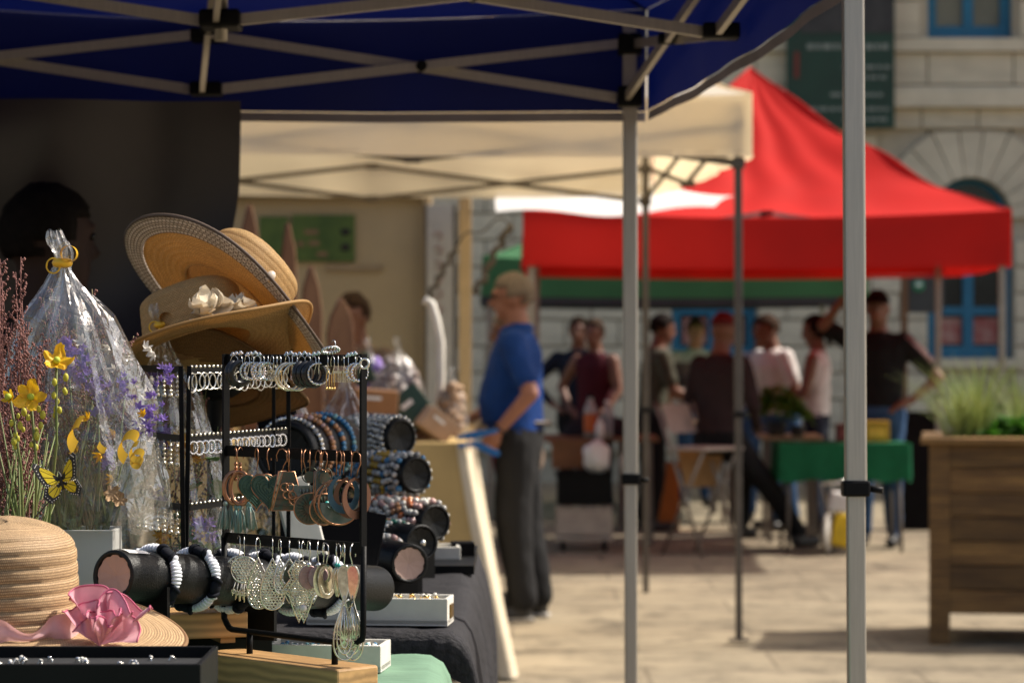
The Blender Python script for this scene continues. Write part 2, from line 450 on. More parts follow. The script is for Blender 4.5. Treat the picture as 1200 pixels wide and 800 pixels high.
for (x_, z_, r_) in ((-.32, 1.30, .05), (-.28, 1.18, .035), (.12, 1.32, .04), (-.36, 1.08, .04)):
    MB().sphere((x_, -.014, z_), r_, (1, .1, 1.4)).build('pale_spot', m_prt, bn)

# ================================================================ TENTS
def tent(name, label, cat, cs, z_val, z_eave, z_peak, cloth, hemm, legm, bracketm, trussm, lw=.032, z_lock=1.14, ztr=(2.0, 2.14),
         cross=True, hem=.016, wave=.012, sag=.08, barw=(.013, .026), skip_valance=(), cave=1.12):
    """pop-up pavilion: canopy, four skirts, four legs with locks and feet, scissor trusses"""
    c4 = [Vector((x, y, 0)) for x, y in cs]; ctr = sum(c4, Vector()) / 4
    t = thing(name, label, cat, (ctr.x, ctr.y, 0))
    q = [c - ctr for c in c4]
    out = [c * (1 + .05 / c.length * 1.4) for c in q]
    mb = MB()
    for i in range(4):
        a, b = out[i], out[(i + 1) % 4]
        def fn(u, v, a=a, b=b, i=i):
            e = a.lerp(b, u); p = e * (1 - v)
            zz = z_eave + (z_peak - z_eave) * (v ** cave) - sag * math.sin(math.pi * v) * math.sin(math.pi * u) * (1 - v * .5)
            zz -= .05 * math.sin(math.pi * u) * (1 - v)
            zz += .014 * N(p.x * 3 + i * 7, p.y * 3, 2) * math.sin(math.pi * min(1, v * 1.2))
            ed = abs(u - .5) * 2
            zz += (.030 * ed ** 3 * math.sin(v * 17 + u * 9 + i) + .020 * (1 - ed) * math.sin(u * 34 + i * 3 + 3 * N(v * 4, i))) * math.sin(math.pi * v) * (1 - .4 * v)
            return (p.x, p.y, zz)
        mb.grid(fn, 44, 22)
    cn = mb.build('canopy', cloth, t)
    for i in range(4):      # stitched ridge seams
        a = out[i]; sm_ = MB(); pts_ = []
        for j in range(23):
            v = j / 22; p = a * (1 - v); zz = z_eave + (z_peak - z_eave) * (v ** cave) + .030 * math.sin(v * 17 + i) * math.sin(math.pi * v) * (1 - .4 * v)
            pts_.append((p.x, p.y, zz + .002))
        sm_.tube(pts_, .007, 6); sm_.build('ridge_seam', cloth, cn)
    for i in range(4):
        if i in skip_valance: continue
        a, b = out[i], out[(i + 1) % 4]; nrm = Vector((-(b - a).y, (b - a).x, 0)).normalized()
        if nrm.dot(a + b) < 0: nrm = -nrm
        def fv(u, v, z0=z_val, z1=z_eave, a=a, b=b, nrm=nrm, i=i):
            e = a.lerp(b, u)
            dz = -.05 * math.sin(math.pi * u)
            zz = lerp(z0 + dz * .35, z1 + dz, v)
            e = e + nrm * (wave * (1 - v) * (math.sin(u * 19 + i * 2) + .6 * math.sin(u * 43 + i)) + .004)
            return (e.x, e.y, zz)
        va = MB(); va.grid(fv, 40, 5); vo = va.build('valance', cloth, t)
        he = MB()
        he.grid(lambda u, v: Vector(fv(u, 0)) + nrm * .002 + Vector((0, 0, -.002 - hem * (1 - v))), 40, 1)
        he.build('hem', hemm, vo)
    for c in q:
        zt = z_eave - .03
        leg = MB()
        leg.box((c.x, c.y, (z_lock + zt) / 2), (lw, lw, zt - z_lock), bev=.004)
        leg.box((c.x, c.y, z_lock / 2), (lw * .86, lw * .86, z_lock - .004), bev=.003)
        lg = leg.build('leg', legm, t)
        l2 = MB(); l2.box((c.x, c.y, z_lock), (lw * 1.3, lw * 1.3, .026), bev=.004); l2.tube([(c.x + lw * .6, c.y - lw * .3, z_lock), (c.x + lw * 1.25, c.y - lw * .5, z_lock - .003)], .006, 6)
        l2.build('leg_lock', m_black, lg)
        MB().box((c.x, c.y, .004), (.09, .09, .008)).build('foot_plate', legm, lg)
        for zz in ztr: MB().box((c.x, c.y, zz), (lw * 1.7, lw * 1.7, .05), bev=.006).build('bracket', bracketm, t)
    zl, zu = ztr
    def xpair(A, B, off=0.0):
        d = (B - A); dn = d.normalized(); nn = Vector((-dn.y, dn.x, 0)) * .011
        for (za, zb, s) in ((zu, zl, 1), (zl, zu, -1)):
            pa = A + dn * .03 + nn * s; pb = B - dn * .03 + nn * s
            MB().bar((pa.x, pa.y, za), (pb.x, pb.y, zb), *barw).build('truss_bar', trussm, t)
        m_ = (A + B) / 2
        MB().tube([(m_.x - nn.x * 2.6, m_.y - nn.y * 2.6, (zl + zu) / 2), (m_.x + nn.x * 2.6, m_.y + nn.y * 2.6, (zl + zu) / 2)], .013, 8).build('rivet', bracketm, t)
    mids = []
    for i in range(4):
        a, b = q[i], q[(i + 1) % 4]; m_ = (a + b) / 2; mids.append(m_)
        # two scissor pairs per side, joined by a floating middle bracket
        xpair(a, m_); xpair(m_, b)
        for zz in ztr: MB().box((m_.x, m_.y, zz), (.075, .05, .032), bev=.005).build('bracket', bracketm, t)
    if cross:
        zc = .07
        for m_ in mids:
            xpair(m_, Vector((0, 0, 0)))
        MB().tube([(0, 0, zl - .04), (0, 0, z_peak - .03)], .013, 8).build('centre_pole', legm, t)
        for zz in ztr: MB().box((0, 0, zz), (.08, .08, .035), bev=.006).build('bracket', bracketm, t)
    return t

m_blue = mat('royal_blue_canvas', (.003, .007, .085), .75, var=.12, scale=3, trans=.22, tcol=(.0012, .006, .075), bump=.08, bscale=25)
m_bluehem = mat('grey_blue_hem_tape', (.26, .24, .27), .8, var=.15)
m_beige = mat('off_white_canvas', (.78, .76, .70), .8, var=.06, scale=2, trans=.55, tcol=(.93, .77, .50), bump=.15, bscale=14)
m_red = mat('bright_red_canvas', (.56, .016, .012), .75, var=.08, scale=2, spec=.2, trans=.2, tcol=(.62, .012, .008), bump=.12, bscale=12)
m_green = mat('bottle_green_canvas', (.045, .17, .065), .8, var=.1, scale=2, trans=.22, tcol=(.05, .22, .08))
m_shadeband = mat('painted_shade_band', (.03, .032, .034), .8)  # dark strip below the green skirt, painted for the tent's shaded inside

tent('blue_canopy_tent', 'royal blue pop-up tent roof with bare scissor trusses sheltering the jewellery table', 'tent',
     [(.56, 4.40), (.28, 6.40), (-1.70, 6.12), (-1.42, 4.12)], 2.020, 2.265, 2.78, m_blue, m_bluehem, m_alu, m_black, m_alu, ztr=(2.045, 2.17), lw=.034, barw=(.012, .022), hem=.022, wave=.004).rotation_euler.x = R(-2.5)
tent('white_canopy_tent', 'off-white pop-up tent with dark legs beside the bright red tent', 'tent',
     [(1.055, 12.70), (.75, 15.30), (-2.30, 14.90), (-1.97, 12.28)], 2.27, 2.54, 3.25, m_beige, m_beige, m_darksteel, m_darksteel, m_darksteel, ztr=(2.22, 2.40), z_lock=1.05, lw=.036, hem=.02, barw=(.012, .024), cross=False).rotation_euler.x = R(-1.0)
tent('red_canopy_tent', 'bright red peaked pop-up tent in front of the stone building', 'tent',
     [(3.05, 17.0), (3.12, 20.0), (.18, 20.0), (.12, 17.0)], 1.895, 2.22, 3.25, m_red, m_red, m_steel, m_black, m_steel, ztr=(2.0, 2.2), z_lock=1.0, lw=.042, hem=.02, sag=.10, cave=1.32)
tent('green_canopy_tent', 'bottle green tent with painted-in shade along its lower edge, partly hidden behind the red tent', 'tent',
     [(2.75, 21.6), (2.75, 24.2), (-.18, 24.2), (-.18, 21.6)], 1.76, 2.07, 2.65, m_green, m_shadeband, m_steel, m_black, m_steel, ztr=(1.9, 2.05), z_lock=1.0, hem=.06, lw=.04)

# white sunlit flap bridging the two tents
m_flap = mat('thin_white_rain_cloth', (.90, .88, .84), .7, var=.03, trans=.6)
fl = MB()
def ff(u, v):
    x = lerp(-.10, 1.25, u); y = lerp(15.35, 16.85, v)
    z = lerp(2.36 - .13 * u ** 2, 2.205 + .02 * u, v) - .02 * math.sin(math.pi * u) - .02 * math.sin(9 * u + 3 * v)
    return (x, y, z)
fl.grid(ff, 24, 12)
tag(fl.build('rain_flap', m_flap), 'bright white cloth flap bridging the white tent and the red tent', 'cloth')

# dark curtain at the back of the jewellery stall
m_cur = mat('dark_brown_black_curtain', (.038, .029, .032), .40, var=.3, scale=2)
cu = MB()
def fc(u, v):
    # v=1 top; diagonal tension folds run from the top right corner
    x = lerp(-2.2, -.605, u); z = lerp(.35, 1.95, v)
    x -= ((1 - v) * .06 + .45 * max(0, (1 - v) - .12) ** 1.3) * u ** 3
    d = (u - 1) * 1.5 * .5 + (1 - v) * 1.0
    y = 6.10 + .14 * (x + .65) + .16 * math.sin(d * 7.0 + 1.1) * (1 - v) ** .6 + .02 * math.sin(x * 14)
    return (x, y, z)
cu.grid(fc, 60, 40)
tag(cu.build('stall_curtain', m_cur), 'dark creased curtain hung behind the blue tent stall', 'curtain')

# ================================================================ CREAM BOOTH at the back of the white tent
m_cream = mat('cream_booth_panel', (.40, .32, .19), .7, var=.08, scale=2)
m_creamp = mat('cream_painted_post', (.50, .38, .22), .6, var=.1)
m_poster = mat('green_poster_print', (.035, .085, .015), .6, col2=(.09, .15, .03), scale=6, var=.3)
bo = thing('market_booth', 'cream panelled booth wall with a green poster at the back of the white tent', 'booth', (0, 16.3, 0))
def bx(px0, px1): return ((px0 - 600) * 16.3 / FPX, (px1 - 600) * 16.3 / FPX)
x0, x1 = bx(170, 500)
MB().box(((x0 + x1) / 2, .05, 1.2), (x1 - x0, .08, 2.36), bev=.01).build('wall_panel', m_cream, bo)
x0, x1 = bx(496, 506); MB().box(((x0 + x1) / 2, .0, 1.2), (x1 - x0, .12, 2.38), bev=.01).build('corner_post', m_creamp, bo)
x0, x1 = bx(170, 506); MB().box(((x0 + x1) / 2, -.03, 2.30), (x1 - x0, .10, .07)).build('top_rail', m_darksteel, bo)
x0, x1 = bx(304, 338); MB().box(((x0 + x1) / 2, -.004, 2.02), (x1 - x0, .012, .26)).build('poster', m_poster, bo)
x0, x1 = bx(342, 416); po = MB().box(((x0 + x1) / 2, -.004, 2.02), (x1 - x0, .012, .28)).build('poster', m_poster, bo)
m_dk = mat('dark_print', (.01, .01, .009), .7)
m_lbl = mat('pale_brown_print', (.20, .13, .07), .7)
for (px, py, r_) in ((405, 272, .03), (405, 290, .03)):
    p = P(px, py, 16.3); MB().sphere((p.x, -.012, p.z), r_, (1, .15, .8)).build('printed_spot', m_dk, po)
for (px, py, w_) in ((365, 272, .08), (368, 285, .06), (352, 286, .05), (378, 298, .06)):
    p = P(px, py, 16.3); MB().box((p.x, -.013, p.z), (w_, .006, .03)).build('printed_patch', m_lbl, po)
x0, x1 = bx(382, 448); MB().box(((x0 + x1) / 2, -.004, 1.845), (x1 - x0, .014, .035)).build('notice_strip', mat('tan_strip', (.30, .23, .14), .7), bo)

# tall grey banner with red lettering, dark frame, cream post
m_gb = mat('pale_grey_banner', (.42, .43, .43), .6, var=.08)
rb = thing('roll_up_banner', 'pale grey vertical banner with faint red lettering beside the cream post', 'banner', (-.42, 15.9, 0))
MB().box((0, 0, 1.42), (.15, .012, 1.56)).build('cloth', m_gb, rb)
fr = MB()
for sx in (-.085, .085): fr.box((sx, .01, 1.1), (.018, .03, 2.2))
fr.box((0, .01, .61), (.17, .04, .06)); fr.build('stand_frame', m_darksteel, rb)
MB().box((0, .02, .03), (.2, .35, .06)).build('base', m_darksteel, rb)
q = MB()
for j in range(6):
    zc_ = 2.02 - j * .085
    q.torus((-.01, -.011, zc_), .022, .006, axis=(0, 1, 0), seg=10, sub=4, a0=20 * j, a1=20 * j + 260)
q.build('lettering', mat('faded_red_print', (.36, .26, .25), .7), rb)['kind'] = 'stuff'
pp = P(545, 400, 15.6)
cp = MB(); cp.box((pp.x, pp.y, 1.12), (.072, .072, 2.24), bev=.006); cpo = cp.build('booth_post', m_creamp)
tag(cpo, 'plain cream square post standing behind the man in the blue shirt', 'post')
tw = MB()
a, b = P(598, 262, 15.2), P(556, 345, 15.25)
tw.tube([a.lerp(b, i / 14) + Vector((.018 * math.sin(i * 1.9), 0, .012 * math.sin(i * 2.7))) for i in range(15)], [.016 + .007 * abs(math.sin(i * 1.3)) for i in range(15)], 6)
a, b = P(534, 290, 15.2), P(500, 352, 15.25)
tw.tube([a.lerp(b, i / 14) + Vector((.015 * math.sin(i * 2.1), 0, .012 * math.sin(i * 3.1))) for i in range(15)], [.012 + .005 * abs(math.sin(i * 1.7)) for i in range(15)], 6)
a, b = P(534, 290, 15.2), P(598, 262, 15.2)
tw.tube([a.lerp(b, i / 10) + Vector((0, 0, .03 * math.sin(i * .31 * math.pi) + .05 * math.sin(math.pi * i / 10))) for i in range(11)], .006, 5)
tag(tw.build('guy_rope', m_darksteel), 'dark twisted rope slung diagonally past the cream post', 'rope')
# ================================================================ PEOPLE
m_skin = mat('skin', (.42, .22, .14), .5, var=.08, scale=20)
m_skin_d = mat('tanned_skin', (.16, .066, .037), .5, var=.1, scale=20)
m_lip = mat('lip', (.30, .09, .07), .5)
m_eye = mat('dark_eye', (.01, .008, .007), .2)
def cloth(n, c, **k): return mat(n, c, .85, var=.15, scale=12, bump=.35, bscale=18, spec=.2, **k)

def person(name, label, xy, yaw, H=1.75, skin=None, shirt=None, trouser=None, shoe=None, hairm=None, hair='short', sleeve='short',
           lean=0.0, headturn=0.0, nod=0.0, arms=None, legs=None, hip_z=None, girth=1.0, belly=0.0, voxel=.014, z0=0.0, legw=1.0):
    """one continuous figure: lofted torso + tapered limb chains fused by a voxel remesh; local forward = +Y"""
    k = H / 1.75
    skin = skin or m_skin
    mats = [skin, shirt, trouser, shoe, m_lip]
    SK, SH, TR, SO, LP = range(5)
    src = MB()
    def chain(pts, flat=None):
        """pts: (pos, radius, tag of the segment that starts here)"""
        for i in range(len(pts) - 1):
            p, r0, tg = Vector(pts[i][0]), pts[i][1], pts[i][2]; q_, r1 = Vector(pts[i + 1][0]), pts[i + 1][1]
            src.m = tg; n = 5
            src.tube([p.lerp(q_, j / n) for j in range(n + 1)], [lerp(r0, r1, j / n) for j in range(n + 1)], 12)
            src.sphere(p, r0, seg=12, rings=8); src.sphere(q_, r1, seg=12, rings=8)
    hz = .93 if hip_z is None else hip_z / k
    dz = hz - .93
    Rl = Matrix.Rotation(-lean, 3, 'X')
    hipc = Vector((0, 0, hz))
    def U(p):    # a point of the upper body, given for the upright figure, after leaning
        return hipc + Rl @ (Vector(p) - Vector((0, 0, .93)))
    # torso rings
    rings = [(.80, .150, .105, TR, 0), (.88, .168, .120, TR, 0), (.95, .165, .118, TR, 0), (1.00, .160 + belly * .3, .115 + belly * .6, SH, belly * .7), (1.10, .158 + belly * .3, .112 + belly, SH, belly),
             (1.22, .170 + belly * .1, .118 + belly * .4, SH, belly * .5), (1.34, .185, .118, SH, 0), (1.41, .165, .092, SH, -.005), (1.455, .105, .070, SH, -.01)]
    seg = 18; vs = []
    for (zz, rx, ry, tg, fy) in rings:
        for j in range(seg):
            t = 2 * math.pi * j / seg
            vs.append(U((rx * girth * math.cos(t), ry * girth * math.sin(t) + fy, zz)))
    for i in range(len(rings) - 1):
        src.m = rings[i + 1][3] if rings[i][3] != TR or rings[i + 1][3] == TR else SH
        fs = [(j, (j + 1) % seg, seg + (j + 1) % seg, seg + j) for j in range(seg)]
        src.add(vs[i * seg:(i + 2) * seg], fs)
    src.m = TR; src.add(vs[:seg], [tuple(reversed(range(seg)))])
    src.m = SH; src.add(vs[-seg:], [tuple(range(seg))])
    # neck + head
    Hc = U((0, .018, 1.618)); Rh = Rl @ Matrix.Rotation(headturn, 3, 'Z') @ Matrix.Rotation(-nod, 3, 'X')
    chain([(U((0, -.015, 1.42)), .068, SK), (Hc + Rl @ Vector((0, -.014, -.06)), .060, SK)])
    def hd(p): return Hc + Rh @ Vector(p)
    src.m = SK
    src.sphere(hd((0, -.012, .022)), 1, (.078, .098, .098), 16, 12, Rh)
    src.sphere(hd((0, .022, -.045)), 1, (.058, .068, .072), 14, 10, Rh)
    src.sphere(hd((0, .062, -.088)), 1, (.030, .026, .026), 10, 8, Rh)
    chain([(hd((0, .088, .018)), .010, SK), (hd((0, .112, -.022)), .015, SK)])
    src.sphere(hd((0, .082, .036)), 1, (.058, .018, .014), 10, 8, Rh)
    for sx in (-1, 1): src.sphere(hd((sx * .079, -.008, -.01)), 1, (.011, .022, .034), 8, 8, Rh)
    src.m = LP; src.sphere(hd((0, .084, -.056)), 1, (.026, .012, .010), 10, 6, Rh)
    # arms
    da = {}
    for sx in (-1, 1):
        da[sx] = dict(elbow=(sx * .245, -.03, 1.12), wrist=(sx * .255, .05, .88), hand=(sx * .25, .075, .80))
    for sx, d in (arms or {}).items(): da[sx].update(d)
    for sx in (-1, 1):
        d = da[sx]; S = U((sx * .175, -.005, 1.39)); E = U(d['elbow']); Wr = U(d['wrist']); Hn = U(d['hand'])
        sl_ = .060 * girth
        if sleeve == 'short':
            m1 = S.lerp(E, .72); chain([(S, .066 * girth, SH), (m1, .062, SH)]); chain([(S.lerp(E, .6), .046, SK), (E, .042, SK), (Wr, .028, SK)])
        elif sleeve == 'long': chain([(S, .066 * girth, SH), (E, .052, SH), (Wr, .037, SH)])
        else: chain([(S, .056, SK), (E, .042, SK), (Wr, .028, SK)])
        # hand: palm + five fingers
        f_ = (Hn - Wr).normalized(); side = f_.cross(Vector((0, 0, 1)))
        side = side.normalized() if side.length > .1 else Vector((1, 0, 0)); side = U(Vector((0, 0, .93)) + Vector((0, 1, 0))) - hipc if abs(f_.z) > .8 else side
        side = (side - f_ * side.dot(f_)).normalized(); nrm = f_.cross(side)
        chain([(Wr, .027, SK), (Wr + f_ * .045, .030, SK)])
        for j, (o_, l_) in enumerate(((-.027, .060), (-.009, .074), (.009, .080), (.027, .072))):
            b0 = Wr + f_ * .07 + side * o_; b1 = b0 + f_ * l_ * .5 + nrm * .006; b2 = b1 + f_ * l_ * .42 + nrm * .022
            chain([(Wr + f_ * .03 + side * o_ * .7, .013, SK), (b0, .0115, SK), (b1, .010, SK), (b2, .0085, SK)])
        t0 = Wr + f_ * .022 + side * .026; t1 = t0 + f_ * .03 + side * .022; chain([(t0, .014, SK), (t1, .012, SK), (t1 + f_ * .032 + side * .004, .010, SK)])
    dl = {}
    for sx in (-1, 1):
        dl[sx] = dict(knee=(sx * .10, .015, .50), ankle=(sx * .105, -.03, .085), toe=(sx * .125, .15, .042))
    for sx, d in (legs or {}).items(): dl[sx].update(d)
    for sx in (-1, 1):
        d = dl[sx]; hp = Vector((sx * .088, 0, hz - .03)); Kn = Vector(d['knee']); An = Vector(d['ankle']); To = Vector(d['toe'])
        chain([(hp, .100 * girth, TR), (Kn, .074 * legw, TR), (An + Vector((0, 0, .035)), .060 * legw, TR)])
        chain([(An, .045, SO), (An * .85 + To * .15 + Vector((0, -.04, -.04)), .042, SO), (To, .040, SO)])
    src.v = [(x * k, y * k, max(.002, z * k)) for x, y, z in src.v]
    me = bpy.data.meshes.new('src'); me.from_pydata(src.v, [], src.f); me.update()
    ob = bpy.data.objects.new('src', me); COL.objects.link(ob)
    md = ob.modifiers.new('r', 'REMESH'); md.mode = 'VOXEL'; md.voxel_size = voxel; md.use_smooth_shade = True
    dg = bpy.context.evaluated_depsgraph_get(); dg.update()
    res = bpy.data.meshes.new_from_object(ob.evaluated_get(dg))
    bvh = BVHTree.FromPolygons(src.v, src.f)
    bpy.data.objects.remove(ob)
    bm = bmesh.new(); bm.from_mesh(res)
    for _ in range(3): bmesh.ops.smooth_vert(bm, verts=bm.verts, factor=.5, use_axis_x=True, use_axis_y=True, use_axis_z=True)
    # cloth creases
    for v in bm.verts:
        h = bvh.find_nearest(v.co)
        if h[2] is not None and src.mi[h[2]] in (SH, TR):
            n_ = noise.noise(Vector((v.co.x * 9, v.co.y * 9, v.co.z * 5))) + .5 * noise.noise(Vector((v.co.x * 22, v.co.y * 22, v.co.z * 14)))
            v.co += v.normal * .009 * n_
    bm.to_mesh(res); bm.free()
    for m_ in mats: res.materials.append(m_ or skin)
    mi = []
    for p in res.polygons:
        h = bvh.find_nearest(p.center); mi.append(src.mi[h[2]] if h[2] is not None else 0)
    res.polygons.foreach_set('material_index', mi); res.polygons.foreach_set('use_smooth', [True] * len(mi))
    res.name = 'body'
    t = thing(name, label, 'person', (xy[0], xy[1], z0), yaw)
    body = bpy.data.objects.new('body', res); COL.objects.link(body); body.parent = t
    for sx in (-1, 1):
        MB().sphere(hd((sx * .031, .083, .016)) * k, .0085 * k, seg=8, rings=6).build('eye', m_eye, t)
    if hair:
        hb = MB(); hb.sphere((0, 0, 0), 1, (.088, .110, .109), 26, 18)
        bm = bmesh.new(); vs_ = [bm.verts.new(v) for v in hb.v]
        for f in hb.f: bm.faces.new([vs_[i] for i in f])
        kill = []
        for f in bm.faces:
            c = f.calc_center_median(); x, y, z = c.x / .092, c.y / .114, c.z / .112
            if hair == 'short': keep = z > .22 + .25 * y if y > .15 else z > (-.42 if abs(x) < .75 else -.1)
            elif hair == 'bald': keep = (y < .2 and -.5 < z < .45) or (y < -.2 and z > -.5)
            elif hair == 'cap': keep = z > .10
            else: keep = z > .45 if y > .25 else z > -.85
            if not keep: kill.append(f)
        bmesh.ops.delete(bm, geom=kill, context='FACES')
        for v in bm.verts:
            v.co *= 1 + .07 * N(v.co.x * 60, v.co.y * 60, v.co.z * 25)
        bmesh.ops.solidify(bm, geom=bm.faces[:], thickness=.009)
        if hair == 'long':
            pass
        hm = bpy.data.meshes.new('hair'); 
        for v in bm.verts: v.co = hd(Vector(v.co) + Vector((0, -.012, .022))) * k
        bm.to_mesh(hm); bm.free()
        for p in hm.polygons: p.use_smooth = True
        hm.materials.append(hairm); ho = bpy.data.objects.new('cap' if hair == 'cap' else 'hair', hm); COL.objects.link(ho); ho.parent = t
        if hair == 'cap':
            pk = MB(); pk.grid(lambda u, v: hd((.07 * (2 * u - 1) * (1 - .25 * v), .07 + .085 * v * (1 - (2 * u - 1) ** 2 * .45), .05 - .012 * v - .012 * (2 * u - 1) ** 2)) * k, 10, 5)
            pk.build('peak', hairm, ho)
        if hair == 'long':
            lb = MB()
            for j in range(7):
                xx = -.05 + .1 * j / 6
                lb.tube([hd((xx, -.085, .02)) * k, hd((xx * 1.1, -.105, -.06)) * k, hd((xx * .8, -.10, -.14)) * k], [.022 * k, .024 * k, .008 * k], 6)
            lb.build('hair_lock', hairm, ho)
    return t, hd, k

h_grey = mat('grey_blond_hair', (.17, .135, .105), .85, var=.35, scale=60, spec=.1)
h_dark = mat('dark_hair', (.010, .0075, .0065), .75, var=.4, scale=60, spec=.08)
h_brown = mat('brown_hair', (.035, .02, .012), .8, var=.4, scale=60, spec=.08)
s_shoe = mat('dark_shoe_leather', (.015, .014, .014), .5)
c_blue = cloth('royal_blue_polo', (.006, .036, .17)); c_char = cloth('charcoal_trouser', (.014, .014, .015))
c_blk = cloth('black_cotton', (.008, .008, .009)); c_marn = cloth('maroon_cotton', (.055, .006, .011)); c_navy = cloth('navy_cotton', (.010, .014, .026))
c_jean = cloth('blue_denim', (.03, .07, .15)); c_white = cloth('white_cotton', (.58, .56, .54)); c_olive = cloth('olive_cotton', (.06, .06, .042))
c_brn = cloth('dark_brown_shirt', (.032, .020, .021)); c_pale = cloth('pale_beige_linen', (.42, .33, .24)); c_taupe = cloth('taupe_wool', (.14, .10, .075))
c_strp = mat('grey_striped_cotton', (.40, .39, .40), .85, wave=(9, 0, .22, 'Z'))

# man in blue, hand in his pocket, facing the yellow stall
t, hd, k = person('person', 'man in royal blue polo shirt and charcoal trousers at the yellow stall, hand in pocket', (.03, 13.85), R(84), 1.76, mat('sunburnt_skin', (.27, .115, .072), .55, var=.15, scale=14), c_blue, c_char, s_shoe, h_grey, 'short',
       belly=.038, girth=1.12, legw=1.3, nod=.08, lean=.02, voxel=.011,
       arms={-1: dict(elbow=(-.30, -.10, 1.14), wrist=(-.25, .075, .955), hand=(-.22, .11, .88)), 1: dict(elbow=(.26, .03, 1.15), wrist=(.22, .24, 1.02), hand=(.2, .32, 1.0))},
       legs={-1: dict(toe=(-.16, .14, .04)), 1: dict(knee=(.10, -.02, .5), ankle=(.11, -.09, .085), toe=(.14, .09, .042))})
gl = MB()
for sx in (-1, 1):
    gl.torus(hd((sx * .034, .098, .014)) * k, .022 * k, .0022, axis=(0, 1, 0), seg=16, sub=5, sx=1.15)
    gl.tube([hd((sx * .060, .094, .018)) * k, hd((sx * .082, .01, .010)) * k], .0022, 5)
gl.tube([hd((-.012, .102, .018)) * k, hd((.012, .102, .018)) * k], .002, 5)
gl.build('glasses', mat('dark_spectacle_frame', (.02, .016, .014), .3), t)
cl_ = MB(); cl_.grid(lambda u, v: Vector((math.cos(u * 6.283) * (.074 + .022 * v), math.sin(u * 6.283) * (.072 + .026 * v) + .008, 1.492 - .035 * v - .022 * max(0, math.sin(u * 6.283)))) * k, 28, 3); cl_.build('collar', c_blue, t)
for sx in (-1, 1):
    sl_ = MB(); tx, ty = ((-.16, .14), (.14, .09))[sx > 0]; ax_, ay_ = ((-.105, -.03), (.11, -.09))[sx > 0]
    sl_.bar(Vector((ax_ * .97, ay_ - .06, .012)), Vector((tx, ty + .045, .012)), .085, .022, bev=.008); sl_.build('shoe_sole', mat('pale_grey_rubber', (.35, .33, .30), .8), t)
bt = MB(); bt.torus((0, .012, .99 * k), .168 * k, .014, seg=28, sub=6, sy=.80); bt.build('belt', mat('brown_belt', (.03, .015, .008), .5), t)
wt = MB(); wt.torus(Vector((-.251, .062, .972)) * k, .033, .007, axis=(.2, .6, -.7), seg=16, sub=6); wt.build('wristwatch', m_black, t)

person('person', 'person in pale beige linen reaching over the yellow stall, standing behind the man in blue', (.06, 14.5), R(95), 1.58, m_skin_d, c_pale, c_taupe, s_shoe, h_grey, 'short', sleeve='long', lean=.10,
       arms={1: dict(elbow=(.27, .17, 1.16), wrist=(.22, .36, 1.02), hand=(.2, .44, 1.0)), -1: dict(elbow=(-.27, .15, 1.16), wrist=(-.2, .36, 1.02), hand=(-.18, .44, 1.0))})
# couple by the facade
X = lambda px, Y: (px - 600) * Y / FPX
person('person', 'person in maroon sleeveless top with hand on hip beside the bottles', (X(697, 21.0), 21.0), R(150), 1.58, m_skin_d, c_marn, c_navy, s_shoe, h_brown, 'short', sleeve='none',
       arms={1: dict(elbow=(.36, -.06, 1.16), wrist=(.21, .06, .99), hand=(.15, .10, .95)), -1: dict(elbow=(-.24, .02, 1.14), wrist=(-.2, .16, .98), hand=(-.17, .22, .95))})
person('person', 'person in navy top with elbow out, standing behind the maroon top', (X(678, 21.5), 21.5), R(175), 1.60, m_skin_d, c_navy, c_blk, s_shoe, h_brown, 'short', sleeve='long',
       arms={1: dict(elbow=(.40, -.05, 1.18), wrist=(.23, .06, 1.0), hand=(.16, .10, .96))})
person('person', 'dark-haired person in olive shirt bending over the wooden trestle table', (X(763, 20.2), 20.2), R(-75), 1.62, m_skin_d, c_olive, c_blk, s_shoe, h_dark, 'short', lean=.12,
       arms={-1: dict(elbow=(-.24, .08, 1.14), wrist=(-.18, .28, 1.10), hand=(-.16, .36, 1.09)), 1: dict(elbow=(.24, .08, 1.14), wrist=(.18, .28, 1.10), hand=(.16, .36, 1.09))})
# man perched on the table edge, one leg stretched out
person('person', 'man in dark brown shirt and red cap perched with one leg stretched out', (X(842, 18.2), 18.2), R(-45), 1.76, m_skin_d, c_brn, c_blk, s_shoe, mat('dark_red_cap', (.10, .008, .010), .8), 'cap', sleeve='long', hip_z=.78, lean=.05, girth=1.12, headturn=.35,
       arms={-1: dict(elbow=(-.27, .02, 1.14), wrist=(-.16, .22, 1.02), hand=(-.10, .28, 1.0)), 1: dict(elbow=(.27, .02, 1.14), wrist=(.16, .2, 1.0), hand=(.1, .27, .98))},
       legs={1: dict(knee=(.17, .30, .44), ankle=(.21, .56, .10), toe=(.24, .73, .05)), -1: dict(knee=(-.08, .33, .62), ankle=(-.08, .33, .16), toe=(-.09, .46, .10))})
person('person', 'person in grey striped top standing behind the man in the red cap', (X(893, 21.2), 21.2), R(170), 1.60, m_skin_d, c_strp, c_jean, s_shoe, h_dark, 'long')
person('person', 'pale-faced person in white between the olive shirt and the red cap', (X(815, 23.2), 23.2), R(190), 1.60, m_skin, c_white, c_jean, s_shoe, h_brown, 'short')
person('person', 'man in white T-shirt leaning over the leafy plants, arm out', (X(915, 20.3), 20.3), R(120), 1.62, m_skin_d, c_white, c_jean, s_shoe, h_brown, 'short', lean=.18, girth=1.1,
       arms={1: dict(elbow=(.27, .10, 1.14), wrist=(.20, .32, 1.08), hand=(.18, .40, 1.06)), -1: dict(elbow=(-.3, .03, 1.14), wrist=(-.24, .22, 1.04), hand=(-.2, .3, 1.02))})
